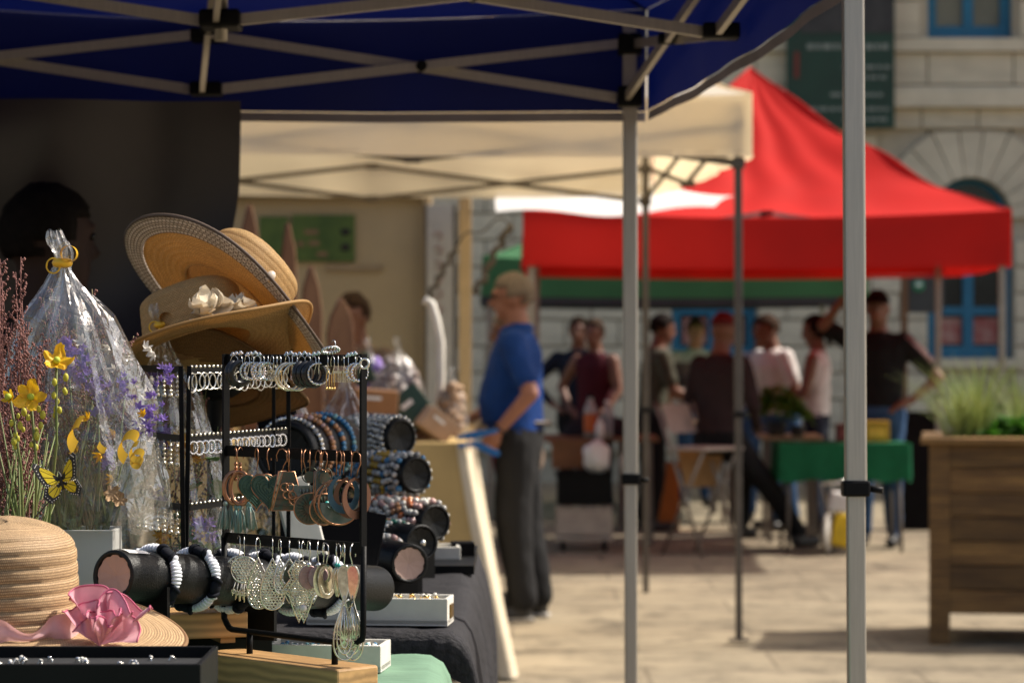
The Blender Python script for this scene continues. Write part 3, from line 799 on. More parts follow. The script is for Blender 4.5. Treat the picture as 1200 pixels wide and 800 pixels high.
person('person', 'dark-haired woman in white sleeveless top and navy skirt beside the green table', (X(957, 19.7), 19.7), R(70), 1.60, m_skin_d, c_white, c_navy, s_shoe, h_dark, 'long', sleeve='none', girth=.9, nod=.2,
       arms={-1: dict(elbow=(-.23, .04, 1.13), wrist=(-.18, .24, 1.1), hand=(-.16, .32, 1.1)), 1: dict(elbow=(.23, .04, 1.13), wrist=(.18, .24, 1.1), hand=(.16, .32, 1.1))})
t, hd, k = person('person', 'man in black polo and jeans shading his eyes with one raised hand', (X(1029, 18.7), 18.7), R(158), 1.76, m_skin_d, c_blk, c_jean, s_shoe, h_dark, 'cap', girth=1.12, headturn=.2,
       arms={1: dict(elbow=(.36, .10, 1.50), wrist=(.20, .16, 1.68), hand=(.11, .16, 1.69)), -1: dict(elbow=(-.40, -.08, 1.15), wrist=(-.23, .04, .99), hand=(-.15, .10, .96))})
st = MB()
for sx in (-1,):
    S_, E_ = Vector((-.175, -.005, 1.39)) * k, Vector((-.40, -.08, 1.15)) * k
    d_ = (E_ - S_).normalized(); nn = (Vector((-.6, .6, .5)) - d_ * Vector((-.6, .6, .5)).dot(d_)).normalized()
    for o_ in (-.012, .012):
        s2 = d_.cross(nn) * o_
        st.tube([S_ + nn * .073 + s2 - d_ * .02, S_.lerp(E_, .4) + nn * .073 + s2, S_.lerp(E_, .7) + nn * .068 + s2], .006, 5)
st.build('sleeve_stripe', mat('pale_pink_stripe', (.35, .2, .2), .8), t)
# vendor behind the hats, and one at the booth
person('person', 'vendor in black clothes standing in shadow in front of the dark curtain', (X(52, 5.92), 5.92), R(-50), 1.76, mat('shade_darkened_skin', (.035, .015, .010), .8), c_blk, c_blk, s_shoe, h_dark, 'short', sleeve='long', voxel=.012)  # skin colour darkened to paint in the shade under the tent
person('person', 'brown-haired stallholder in taupe top bending down behind the yellow stall', (X(425, 13.6), 13.6), R(150), 1.66, m_skin_d, c_taupe, c_blk, s_shoe, h_brown, 'short', sleeve='long', lean=.12)
# ================================================================ THINGS UNDER THE RED TENT
m_tblwood = mat('worn_table_wood', (.22, .11, .05), .6, wave=(12, 4, .6, 'Y'), scale=5)
m_greyp = mat('grey_painted_metal', (.16, .14, .12), .5, .3)
def table(name, label, c, w_, d_, h_, topm, th=.03, legm=None):
    t = thing(name, label, 'table', (c[0], c[1], 0))
    MB().box((0, 0, h_ - th / 2), (w_, d_, th), bev=.006).build('tabletop', topm, t)
    for sx in (-1, 1):
        for sy in (-1, 1):
            MB().bar((sx * (w_ / 2 - .06), sy * (d_ / 2 - .06), h_ - th), (sx * (w_ / 2 - .05), sy * (d_ / 2 - .05), 0), .03, .03).build('leg', legm or m_greyp, t)
    return t
table('trestle_table', 'brown wooden trestle table holding the bottles and the black bag', (X(690, 19.2), 19.2), .95, .7, .74, m_tblwood)
table('trestle_table', 'long wooden trestle table behind the folding chair', (X(790, 20.6), 20.6), .9, .8, .80, m_tblwood)
table('low_bench', 'pale wooden board on legs holding the leafy plants', (X(925, 19.3), 19.3), .42, .5, .745, mat('pale_board', (.42, .27, .14), .6))
# goods tray under the first table
bg_ = MB()
def fbag(u, v):
    a = u * 2 * math.pi; ph = v * math.pi / 2; r_ = math.cos(ph) ** .6
    return (X(704, 19.1) + .27 * r_ * math.cos(a), 19.2 + .2 * r_ * math.sin(a), .745 + .125 * math.sin(ph) * (1 + .25 * N(3 * math.cos(a), 3 * math.sin(a), v * 4)))
bg_.grid(fbag, 30, 10)
tag(bg_.build('duffel_bag', cloth('black_bag_cloth', (.018, .014, .016))), 'slumped black cloth bag lying on the brown trestle table', 'bag')
def bottle(x, y, z, h, r, label, body, labelm, capm):
    t = thing('bottle', label, 'bottle', (x, y, z))
    MB().lathe([(0, 0), (r, .002), (r, h * .62), (r * .9, h * .7), (r * .4, h * .84), (r * .4, h * .93)], 16).build('glass', body, t)
    MB().lathe([(r * 1.03, h * .14), (r * 1.04, h * .16), (r * 1.04, h * .54), (r * 1.03, h * .56)], 16).build('paper_label', labelm, t)
    MB().lathe([(r * .45, h * .92), (r * .46, h), (0, h)], 12).build('bottle_cap', capm, t)
m_bgl = mat('pale_bottle_plastic', (.35, .33, .32), .25, var=.1)
bottle(X(692, 18.78), 18.78, .74, .30, .045, 'bottle with orange label on the brown trestle table', m_bgl, mat('orange_label', (.55, .12, .02), .6), m_black)
bottle(X(712, 18.76), 18.76, .74, .26, .035, 'clear bottle with grey label next to the orange-labelled one', m_bgl, mat('grey_label', (.22, .22, .25), .6), m_paper)
bottle(X(703, 18.72), 18.72, .74, .14, .03, 'small white jar between the two bottles', m_paper, m_paper, m_paper)
def crate(name, label, c, w_, d_, h_, m_, z0=0, cat='crate', wall=.012, slats=0):
    t = thing(name, label, cat, (c[0], c[1], z0))
    MB().box((0, 0, .008), (w_, d_, .016)).build('bottom', m_, t)
    for sy in (-1, 1): MB().box((0, sy * (d_ / 2 - wall / 2), h_ / 2 + .008), (w_, wall, h_ - .016)).build('side_panel', m_, t)
    for sx in (-1, 1): MB().box((sx * (w_ / 2 - wall / 2), 0, h_ / 2 + .008), (wall, d_ - 2 * wall - .002, h_ - .016)).build('side_panel', m_, t)
    r_ = MB()
    for sy in (-1, 1): r_.box((0, sy * (d_ / 2), h_ + .006), (w_ + .02, .028, .022))
    for sx in (-1, 1): r_.box((sx * (w_ / 2), 0, h_ + .006), (.028, d_ - .03, .022))
    r_.build('rim', m_, t)
    return t
# dolly with crates
m_crgrey = mat('greyed_steel_mesh', (.42, .36, .30), .5, .3)
t = thing('trolley', 'low grey metal trolley on four castors under the trestle table', 'trolley', (X(684, 18.4), 18.4, 0))
MB().box((0, 0, .085), (.38, .34, .025), bev=.005).build('platform', m_crgrey, t)
fr = MB()
for sx in (-1, 1):
    for sy in (-1, 1): fr.bar((sx * .18, sy * .16, .10), (sx * .18, sy * .16, .30), .016)
for zz in (.16, .22, .295):
    for sy in (-1, 1): fr.bar((-.19, sy * .16, zz), (.19, sy * .16, zz), .012)
    for sx in (-1, 1): fr.bar((sx * .18, -.15, zz), (sx * .18, .15, zz), .012)
fr.build('basket_frame', m_crgrey, t)
MB().box((0, -.172, .20), (.36, .006, .17)).build('basket_panel', mat('pale_mesh_panel', (.40, .34, .28), .6), t)
for sx in (-1, 1):
    for sy in (-1, 1):
        w_ = MB(); w_.tube([(sx * .14 - .014, sy * .12, .036), (sx * .14 + .014, sy * .12, .036)], .036, 14); w_.bar((sx * .14, sy * .12, .04), (sx * .14, sy * .12, .075), .03, .02)
        w_.build('castor', m_black, t)
crate('plastic_crate', 'black plastic crate sitting on the grey trolley', (X(684, 18.4), 18.4), .36, .30, .20, m_black, .312)
crate('wooden_box', 'brown wooden box packed above the black crate', (X(676, 18.6), 18.6), .34, .26, .17, mat('brown_box_wood', (.20, .085, .03), .6), .545, 'box')
crate('plastic_crate', 'tall orange plastic crate standing under the long table', (X(774, 20.4), 20.4), .26, .34, .48, mat('orange_crate_plastic', (.42, .13, .012), .5))
pa = MB()
def fpap(u, v):
    a = u * 2 * math.pi; ph = (v - .5) * math.pi
    r_ = .085 * (1 + .4 * N(math.cos(a) * 3, math.sin(a) * 3, v * 4))
    return (X(700, 18.2) + r_ * math.cos(ph) * math.cos(a), 18.32 + r_ * math.cos(ph) * math.sin(a), .63 + 1.35 * r_ * math.sin(ph))
pa.grid(fpap, 16, 12)
tag(pa.build('paper_bag', m_paper), 'crumpled white paper bag hanging by the brown box', 'bag')
pa = MB(); pa.grid(lambda u, v: (X(736, 18.2) + (.05 + .02 * N(u * 3, v * 3)) * math.cos(u * 6.2832) * (.4 + .6 * math.sin(v * 3)), 18.3 + .04 * math.sin(u * 6.2832) * (.4 + .6 * math.sin(v * 3)), .40 + .28 * v), 14, 8)
tag(pa.build('plastic_bag', mat('off_white_plastic', (.55, .5, .45), .5, trans=.2)), 'small off-white plastic bag beside the grey trolley', 'bag')
t = thing('paper_roll', 'white cardboard roll standing upright on the long table', 'roll', (X(767, 20.35), 20.35, .80))
MB().lathe([(.035, 0), (.046, .001), (.046, .34), (.035, .342), (.034, .30)], 18).build('tube', m_paper, t)
MB().lathe([(.0, .30), (.034, .301)], 18).build('core', m_card, t)
table('trestle_table', 'dark brown side table carrying grey kitchen pots behind the long table', (X(800, 22.4), 22.4), .6, .5, 1.06, mat('dark_table_wood', (.05, .025, .015), .6))
pot = MB(); pot.lathe([(0, 0), (.11, .0), (.12, .02), (.12, .16), (.125, .165), (.11, .167), (.11, .03)], 24); 
tag(pot.build('cooking_pot', m_greyp, loc=(X(800, 22.4), 22.4, 1.06)), 'grey cooking pot standing on the dark side table', 'pot')
# folding chair
m_chair = mat('pale_grey_chair_plastic', (.42, .36, .30), .5); m_chleg = mat('grey_brown_tube', (.24, .20, .165), .4, .4)
t = thing('folding_chair', 'pale folding chair with crossed grey legs beside the man in brown', 'chair', (X(822, 17.95), 17.95, 0), R(-50))
MB().box((.05, 0, .705), (.33, .36, .022), bev=.008).build('seat', m_chair, t)
MB().grid(lambda u, v: (-.17 - .085 * v + .012 * math.cos((u - .5) * 3), (u - .5) * .25, .80 + .19 * v), 12, 6).build('backrest', m_chair, t)
for sy in (-1, 1):
    MB().tube([(-.26, sy * .17, 1.0), (-.12, sy * .17, .70), (.19, sy * .17, 0.0)], .011, 8).build('leg', m_chleg, t)
    MB().tube([(.18, sy * .15, .70), (-.22, sy * .15, 0.0)], .011, 8).build('leg', m_chleg, t)
MB().tube([(.13, -.17, .13), (.13, .17, .13)], .009, 8).build('crossbar', m_chleg, t); MB().tube([(-.15, -.15, .13), (-.15, .15, .13)], .009, 8).build('crossbar', m_chleg, t)
sb = MB(); sb.grid(lambda u, v: (X(822, 17.9) + lerp(-.15, .16, u) * (1 - .35 * v), 18.08 + .05 * math.sin(u * 3.1) * (1 - v * .3) + .012 * N(u * 6, v * 6), .68 - .24 * v), 14, 10)
tag(sb.build('canvas_bag', cloth('tan_canvas', (.36, .21, .09))), 'tan canvas bag slung below the folding chair seat', 'bag')
# green table, plants, boxes
m_gcl = cloth('bright_green_cloth', (.010, .115, .048))
t = thing('display_table', 'small table with bright green fringed cloth in front of the saluting man', 'table', (X(985, 18.4), 18.4, 0))
MB().box((0, 0, .715), (.86, .5, .02)).build('tabletop', m_gcl, t)
ck = MB()
per = [(-.44, -.26), (.44, -.26), (.44, .26), (-.44, .26)]
def fsk(u, v):
    s_ = u * 4; i = int(min(3, s_)); f_ = s_ - i; a = Vector(per[i]); b = Vector(per[(i + 1) % 4]); p = a.lerp(b, f_); n_ = p.normalized()
    w_ = .014 * math.sin(u * 110) * v
    return (p.x + n_.x * w_, p.y + n_.y * w_, .728 - v * (.25 + .012 * math.sin(u * 70)))
ck.grid(fsk, 150, 6); ck.build('cloth_skirt', m_gcl, t)
for sx in (-1, 1):
    for sy in (-1, 1): MB().tube([(sx * .36, sy * .2, .70), (sx * .38, sy * .22, 0)], .013, 8).build('leg', m_greyp, t)
def leafy(name, label, c, r, h, n, m_, pot=None, seed=1, cat='plant', blade=.05):
    rg = random.Random(seed)
    t = thing(name, label, cat, c)
    if pot:
        MB().lathe([(0, 0), (pot * .75, 0), (pot, pot * 1.3), (pot * .9, pot * 1.3), (pot * .85, pot)], 16).build('pot', mat('dark_pot', (.03, .02, .015), .6), t)
    lv = MB()
    for _ in range(n):
        a = rg.uniform(0, 6.283); tl = rg.uniform(.1, 1); rr = r * tl
        z_ = (pot or 0) * 1.1 + h * (1 - .55 * tl ** 2) * rg.uniform(.45, 1)
        p = Vector((rr * math.cos(a), rr * math.sin(a), z_)); d = Vector((math.cos(a), math.sin(a), rg.uniform(-.3, .8))).normalized()
        s_ = d.cross(Vector((rg.uniform(-.4, .4), rg.uniform(-.4, .4), 1))).normalized(); l_ = blade * rg.uniform(.6, 1.3); w_ = l_ * .38
        q_ = [p, p + d * l_ * .5 + s_ * w_, p + d * l_ - Vector((0, 0, l_ * .25)), p + d * l_ * .5 - s_ * w_]
        lv.add(q_, [(0, 1, 2), (0, 2, 3)], True)
    lv.build('foliage', m_, t)
    return t
m_let = mat('bright_leaf_green', (.10, .23, .025), .5, var=.4, scale=30, trans=.35)
leafy('lettuce_plant', 'bright green leafy plant in a dark pot on the pale board', (X(910, 19.1), 19.1, .745), .17, .26, 420, m_let, .075, 3, blade=.07)
leafy('lettuce_plant', 'smaller green seedling next to the bigger leafy plant on the board', (X(935, 19.05), 19.05, .745), .09, .16, 160, m_let, .055, 4, blade=.05)
for (px, w_, h_, c_, lb) in ((1026, .17, .13, (.48, .27, .015), 'yellow cardboard box on the green cloth table'), (993, .15, .11, (.16, .025, .02), 'dark red box on the green cloth table')):
    t = thing('cardboard_box', lb, 'box', (X(px, 18.45), 18.45, .727))
    m_ = mat('box_' + str(px), c_, .6)
    MB().box((0, 0, h_ / 2), (w_, .14, h_), bev=.004).build('carton', m_, t)
    MB().box((0, -.01, h_ + .004), (w_ * 1.02, .145, .012), bev=.003).build('lid', m_, t)
    MB().box((0, -.0725, h_ * .5), (w_ * .7, .003, h_ * .5)).build('paper_label', mat('lbl_' + str(px), tuple(min(1, c * 1.6 + .03) for c in c_), .6), t)
# wheeled shopper
t = thing('shopping_trolley', 'white and yellow wheeled shopper parked under the green table', 'trolley', (X(985, 18.0), 18.0, 0))
wh = MB(); wh.torus((-.08, -.03, .14), .125, .016, axis=(1, -.45, .0), seg=28, sub=8); wh.build('tyre', m_greyp, t)
wh = MB(); wh.lathe([(0, -.012), (.11, -.010), (.115, 0), (.11, .010), (0, .012)], 24, (-.08, -.03, .14), (1, -.45, 0)); wh.build('wheel_disc', mat('white_wheel_plastic', (.55, .52, .46), .4), t)
wh = MB(); wh.torus((.11, .10, .14), .125, .016, axis=(1, -.45, .0), seg=28, sub=8); wh.build('tyre', m_greyp, t)
MB().box((.02, .03, .16), (.15, .14, .22), Matrix.Rotation(R(12), 3, 'Y'), .02).build('bag', mat('yellow_nylon', (.62, .42, .01), .6), t)
MB().box((.0, .05, .34), (.15, .14, .14), Matrix.Rotation(R(12), 3, 'Y'), .02).build('bag_flap', mat('white_nylon', (.6, .58, .55), .6), t)
hn = MB(); hn.tube([(-.05, .1, .12), (-.09, .1, .38), (-.12, .08, .46), (.05, .08, .48), (.08, .1, .40), (.08, .12, .14)], .009, 8); hn.build('handle', m_silver, t)
# black panel and sign
t = thing('sandwich_board', 'tall plain black A-board standing between the jeans and the wooden planter', 'board', (X(1076, 20.4), 20.4, 0), R(-15))
MB().box((0, -.06, .44), (.27, .02, .88), Matrix.Rotation(R(-6), 3, 'X')).build('front_board', m_black, t)
MB().box((0, .06, .44), (.27, .02, .88), Matrix.Rotation(R(6), 3, 'X')).build('rear_board', m_black, t)
MB().tube([(-.12, 0, .865), (.12, 0, .865)], .012, 8).build('hinge', m_greyp, t)
t = thing('sign_board', 'dark sign with round green emblem fixed to a brown post', 'sign', (X(1085, 25.2), 25.2, 0))
MB().box((0, 0, 1.83), (.33, .03, .34), bev=.004).build('panel', mat('slate_sign', (.035, .038, .038), .5), t)
MB().lathe([(0, -.024), (.055, -.024), (.058, -.014)], 24, (-.07, 0, 1.91), (0, 1, 0)).build('emblem', mat('emblem_green', (.02, .22, .12), .5), t)
MB().box((-.07, -.0255, 1.92), (.05, .004, .03)).build('emblem_mark', m_paper, t)
MB().box((-.20, .0, 1.0), (.06, .06, 2.0), bev=.005).build('post', mat('brown_sign_post', (.16, .075, .03), .6), t)

# ================================================================ PLANTER
m_plk = mat('weathered_brown_plank', (.12, .058, .018), .75, col2=(.34, .19, .06), scale=4, stretch=(.5, 3, 5), bump=.6, bscale=30, rnd=.35, wave=(5, 9, .28, 'Z'))
pl = thing('wooden_planter', 'big brown plank planter on legs with ornamental grasses', 'planter', (1.94, 12.70, 0), R(-9))
PW, PD = 1.5, .8
for i in range(7):
    z0 = .145 + i * .1125
    for sy in (0, 1):
        MB().box((PW / 2, .02 + sy * (PD - .04), z0 + .055), (PW - .1, .03, .108), bev=.004).build('plank', m_plk, pl)
    for sx in (0, 1):
        MB().box((.02 + sx * (PW - .04), PD / 2, z0 + .055), (.03, PD - .1, .108), bev=.004).build('plank', m_plk, pl)
for sx in (0, 1):
    for sy in (0, 1):
        MB().box((.048 + sx * (PW - .096), .045 + sy * (PD - .09), .465), (.096, .094, .93), bev=.005).build('leg', m_plk, pl)
for sy in (0, 1): MB().box((PW / 2, .03 + sy * (PD - .06), .947), (PW + .08, .13, .03), bev=.004).build('rim_board', m_plk, pl)
for sx in (0, 1): MB().box((.03 + sx * (PW - .06), PD / 2, .946), (.13, PD - .2, .028), bev=.004).build('rim_board', m_plk, pl)
MB().box((PW / 2, PD / 2, .88), (PW - .12, PD - .12, .04)).build('soil', mat('dark_soil', (.03, .02, .014), .95, bump=.8), pl)
def grass(name, label, c, n, h, spread, m_, seed, w_=.004, droop=.5):
    rg = random.Random(seed); g_ = MB()
    for _ in range(n):
        a = rg.uniform(0, 6.283); r0 = rg.uniform(0, .06); l_ = h * rg.uniform(.5, 1.1); o = spread * rg.uniform(.1, 1)
        p0 = Vector((r0 * math.cos(a), r0 * math.sin(a), 0)); s_ = Vector((-math.sin(a + rg.uniform(-.8, .8)), math.cos(a), 0)).normalized() * w_
        pts = []
        for j in range(6):
            t_ = j / 5; p = p0 + Vector((math.cos(a), math.sin(a), 0)) * (o * t_ ** 1.6) + Vector((0, 0, l_ * (t_ - droop * .35 * t_ ** 3)))
            pts += [p - s_ * (1 - t_ * .9), p + s_ * (1 - t_ * .9)]
        g_.add(pts, [(2 * j, 2 * j + 1, 2 * j + 3, 2 * j + 2) for j in range(5)], True)
    o = thing(name, label, 'plant', c); g_.build('blades', m_, o); return o
m_gr1 = mat('pale_straw_grass', (.30, .32, .10), .6, col2=(.13, .22, .04), scale=6, trans=.35)
m_gr2 = mat('fresh_green_grass', (.07, .20, .02), .6, var=.4, trans=.35)
grass('ornamental_grass', 'tall pale feathery grass at the corner of the planter', (2.22, 13.0, .90), 190, .50, .36, m_gr1, 11)
grass('ornamental_grass', 'thin straw-coloured grass leaning over the planter edge', (2.12, 12.95, .90), 110, .44, .34, m_gr1, 13)
grass('ornamental_grass', 'wispy dry grass behind the green clump in the planter', (2.45, 13.2, .90), 120, .44, .34, m_gr1, 14)
leafy('low_shrub', 'bright green low clump in the middle of the planter', (2.38, 12.92, .90), .15, .15, 900, m_gr2, None, 15, blade=.05)
grass('ornamental_grass', 'greyish green grass further along the planter', (2.80, 13.1, .90), 150, .42, .34, m_gr1, 16)

# ================================================================ YELLOW STALL
m_yel = mat('mustard_tablecloth', (.48, .33, .13), .85, var=.12, scale=4, bump=.25, bscale=20)
ys = thing('stall_table', 'mustard yellow covered table of the stall under the white tent', 'table', (0, 11.4, 0))
MB().box((-.80, 1.2, .962), (1.24, 2.36, .03)).build('tabletop', m_card, ys)
for (sx, sy) in ((-1.3, .1), (-.28, .1), (-1.3, 2.3), (-.28, 2.3)): MB().box((sx, sy, .475), (.04, .04, .945)).build('leg', m_greyp, ys)
cl = MB()
A_ = [(-1.45, 0), (-.19, 0), (-.19, 2.4)]
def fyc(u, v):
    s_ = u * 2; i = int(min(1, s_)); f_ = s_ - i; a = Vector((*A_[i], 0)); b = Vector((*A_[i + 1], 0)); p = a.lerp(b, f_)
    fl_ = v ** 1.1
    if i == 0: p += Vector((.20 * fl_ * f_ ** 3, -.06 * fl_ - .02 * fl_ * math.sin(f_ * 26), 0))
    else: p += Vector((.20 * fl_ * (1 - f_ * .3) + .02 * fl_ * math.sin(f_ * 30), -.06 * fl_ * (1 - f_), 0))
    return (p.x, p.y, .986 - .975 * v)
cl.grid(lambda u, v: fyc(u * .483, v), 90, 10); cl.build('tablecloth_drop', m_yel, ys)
c2 = MB(); c2.grid(lambda u, v: Vector(fyc(.483 + u * .517, v)) + Vector((0, -.004, .002)), 80, 10); c2.build('sunlit_cloth_side', mat('mustard_cloth_sunlit', (.60, .51, .37), .85, var=.1, bump=.3, bscale=18), ys)  # right side of the mustard cloth, sunlight painted in as a paler colour
MB().box((-.82, 1.2, .982), (1.26, 2.4, .008)).build('tablecloth_top', m_yel, ys)
pk_ = MB(); pk_.grid(lambda u, v: (lerp(-.13, -.05, u) + .10 * v, 13.9 + .02 * math.sin(u * 9), .93 - .45 * v), 8, 8)
tag(pk_.build('cloth_strip', cloth('crimson_cloth', (.30, .02, .05))), 'crimson cloth strip hanging behind the mustard tablecloth', 'cloth')
def bark(px0, px1, pyt, pyb, Y, lb, seed, tilt=0):
    """pointed slab of wood standing on end"""
    rg = random.Random(seed); b_ = MB(); a = P(px0, pyb, Y); c = P(px1, pyt, Y); w_ = c.x - a.x; zt = c.z
    zb = .986; h_ = zt - zb
    poly = []
    n = 8
    for j in range(n + 1):
        t_ = j / n; poly.append((-w_ / 2 * (1 - .85 * max(0, (t_ - .78) / .22) ** 1.5) + rg.uniform(-.004, .004), h_ * t_))
    for j in range(n, -1, -1):
        t_ = j / n; poly.append((w_ / 2 * (1 - .95 * max(0, (t_ - .72) / .28) ** 1.7) + rg.uniform(-.004, .004), h_ * t_))
    t = thing('wooden_slab', lb, 'wood', ((a.x + c.x) / 2, Y, zb)); t.rotation_euler = (0, tilt, 0)
    m1 = mat('split_wood_face', (.28, .14, .065), .7, col2=(.13, .055, .028), scale=4, stretch=(3, 3, .6))
    b_.prism(poly, .03); b_.build('face', m1, t)
    e_ = MB()
    e_.tube([(x, .0, z) for x, z in poly[:n + 1]], .012, 6); e_.build('bark_edge', mat('reddish_bark', (.12, .045, .025), .9, bump=.6), t)
    MB().box((0, 0, .01), (w_ * 1.2, .10, .02)).build('foot', m1, t)
bark(246, 272, 238, 300, 11.9, 'tall broad pointed wooden slab close to the dark curtain', 1)
bark(282, 306, 240, 300, 12.2, 'narrow pointed wooden slab next to the tallest one', 2)
bark(330, 348, 262, 330, 12.1, 'thin reddish pointed slab below the green poster', 3)
bark(354, 378, 312, 380, 11.8, 'orange-brown pointed slab near the sun hat brim', 4)
bark(386, 416, 350, 420, 11.6, 'short wide pointed slab in front of the stallholder', 5)
# leaning boxes
def rotbox(name, lb, c, d, rot, m_, lidm, cat='box'):
    t = thing(name, lb, cat, c); t.rotation_euler = rot
    MB().box((0, 0, 0), d, bev=.006).build('carton', m_, t)
    MB().box((0, -d[1] / 2 - .004, 0), (d[0] * .96, .008, d[2] * .96)).build('front_cover', lidm, t)
    MB().box((-.1 * d[0], -d[1] / 2 - .0095, .15 * d[2]), (d[0] * .4, .003, d[2] * .12)).build('paper_label', m_paper, t)
m_dgr = mat('dark_green_card', (.015, .045, .026), .5)
p = P(484, 478, 11.7); rotbox('gift_box', 'dark green gift box leaning on the brown carton', p, (.14, .05, .17), (R(-10), R(-38), R(10)), m_dgr, m_dgr)
p = P(424, 432, 11.8); rotbox('gift_box', 'dark green packet beside the short wide wooden slab', p, (.09, .05, .13), (R(0), R(-18), R(0)), m_dgr, m_dgr)
p = P(511, 497, 11.6); rotbox('carton', 'pale brown carton tilted on the mustard tablecloth', p, (.14, .16, .10), (R(0), R(38), R(12)), mat('pale_carton', (.45, .31, .20), .7), mat('pale_carton2', (.40, .25, .15), .7))
p = P(440, 470, 11.6); rotbox('carton', 'orange-brown flat carton behind the silver bracelets', p, (.18, .2, .10), (0, R(4), R(6)), mat('orange_card', (.26, .13, .06), .7), mat('orange_card2', (.30, .13, .045), .7))
p = P(470, 502, 11.7); rotbox('tray_box', 'flat dark brown tray under the leaning green gift box', (p.x, 11.8, 1.03), (.3, .2, .09), (0, 0, R(3)), mat('umber_card', (.10, .055, .03), .7), mat('umber_card2', (.12, .06, .035), .7))
# white swan-neck handle
p0 = P(500, 352, 11.9)
hn = MB(); pts = [P(496, 356, 11.9), P(500, 351, 11.9), P(506, 356, 11.9), P(512, 375, 11.9), P(517, 402, 11.9), P(517, 440, 11.9), P(512, 510, 11.9)]
hn.tube(pts, [.009, .015, .017, .017, .017, .017, .018], 12)
tag(hn.build('swan_figurine', mat('white_glaze', (.72, .68, .60), .3)), 'white curved neck of a figurine rising above the wrapped gifts', 'figurine')
# blue clamp
m_clp = mat('blue_clamp_plastic', (.008, .12, .33), .4)
t = thing('spring_clamp', 'bright blue spring clamp gripping the corner of the mustard cloth', 'clamp', (-.19, 11.38, .985))
c1 = MB(); c1.prism([(-.04, .015), (.03, .02), (.13, .045), (.135, .06), (.06, .055), (.0, .045), (-.04, .03)], .02); c1.build('upper_jaw', m_clp, t)
c1 = MB(); c1.prism([(-.03, -.02), (.02, -.01), (.12, -.055), (.14, -.05), (.14, -.035), (.05, .008), (-.03, .0)], .02); c1.build('lower_jaw', m_clp, t)
c1 = MB(); c1.torus((.02, 0, .008), .016, .005, axis=(0, 1, 0), seg=14, sub=6); c1.build('spring', m_silver, t)
# ================================================================ JEWELLERY TABLES
m_dcl = mat('charcoal_crinkle_cloth', (.022, .021, .024), .8, var=.5, scale=70, bump=1.0, bscale=90, stretch=(1, 2.2, 1), spec=.25)
m_gcr = mat('sage_green_crinkle_cloth', (.13, .235, .155), .85, var=.12, scale=14, bump=.9, bscale=34, stretch=(.5, 2.5, 1))
ZD, ZG = .985, .958
def cloth_table(name, lb, x0, x1, y0, y1, zt, m_, drop=.62, seed=0, topm=None):
    t = thing(name, lb, 'table', ((x0 + x1) / 2, (y0 + y1) / 2, 0))
    cx, cy = (x0 + x1) / 2, (y0 + y1) / 2
    MB().box((0, 0, zt - .03), (x1 - x0 - .03, y1 - y0 - .03, .04), bev=.004).build('tabletop', topm or m_black, t)
    for sx in (-1, 1):
        for sy in (-1, 1): MB().tube([(sx * ((x1 - x0) / 2 - .08), sy * ((y1 - y0) / 2 - .08), zt - .05), (sx * ((x1 - x0) / 2 - .08), sy * ((y1 - y0) / 2 - .08), 0)], .016, 8).build('leg', m_greyp, t)
    c_ = MB(); hx, hy = (x1 - x0) / 2, (y1 - y0) / 2
    # one sheet: flat top, rounded shoulder, hanging sides with folds
    def fn(u, v):
        # square spiral coordinates -> distance outside the top
        X_ = (u - .5) * 2 * (hx + drop); Y_ = (v - .5) * 2 * (hy + drop * 0.12)
        ox = max(0, abs(X_) - hx); oy = max(0, abs(Y_) - hy)
        sx, sy = (1 if X_ > 0 else -1), (1 if Y_ > 0 else -1)
        px = min(hx, abs(X_)) * sx; py = min(hy, abs(Y_)) * sy
        z_ = zt + .004 * N(X_ * 9, Y_ * 9, seed) + .003 * N(X_ * 30, Y_ * 12, seed + 4)
        if ox > 0:
            px += sx * (.030 * (1 - math.exp(-ox * 30)) + ox * .03 + .016 * min(1, ox * 5) * math.sin(Y_ * 24 + seed) + .010 * min(1, ox * 8) * N(Y_ * 18, ox * 6, seed))
            z_ -= ox - .012 * (1 - math.exp(-ox * 40))
        if oy > 0: z_ -= oy * .9; py += sy * .01
        return (px, py, z_)
    c_.grid(fn, 110, 90); c_.build('tablecloth', m_, t)
    return t
cloth_table('display_table', 'table under crinkled charcoal cloth carrying the bracelet rolls', -1.15, -.085, 4.06, 5.75, ZD, m_dcl, seed=3)
cloth_table('display_table', 'table under crinkled sage green cloth carrying the earring stand', -1.25, -.112, 2.55, 4.00, ZG, m_gcr, seed=8)

# ---------------------------------------------------------------- earring stands
SAz = [1.393, 1.272, 1.157]
A0, A1 = Vector((-.382, 3.625, 0)), Vector((-.186, 3.430, 0))
ad = (A1 - A0).normalized(); AW = (A1 - A0).length
def onA(u, z): return A0 + ad * (u * AW) + Vector((0, 0, z))
an = Vector((-ad.y, ad.x, 0))          # points away from the camera
st = thing('earring_stand', 'tall black metal earring stand on a pine block, three rails of earrings', 'stand', (A0 + A1) / 2 + Vector((0, 0, ZG)))
org = st.location.copy()
def sp(mb, name, m_, par=None): 
    o = mb.build(name, m_, par or st)
    o.location = (Vector() - org) if par is None else Vector()
    return o
def flat(p, q_, h, th): return MB().bar(p, q_, th, h)
for i, z_ in enumerate(SAz):
    b_ = MB(); b_.bar(onA(-.01 if i else 0, z_), onA(1.0, z_), .0022, .0142); sp(b_, 'rail', m_blackmetal)
up = MB(); up.bar(onA(0.012, 1.400), onA(.012, 1.157), .0100, .004, up=ad); sp(up, 'upright', m_blackmetal)
up = MB(); up.bar(onA(.995, 1.401), onA(.995, 1.150), .0090, .004, up=ad); sp(up, 'upright', m_blackmetal)
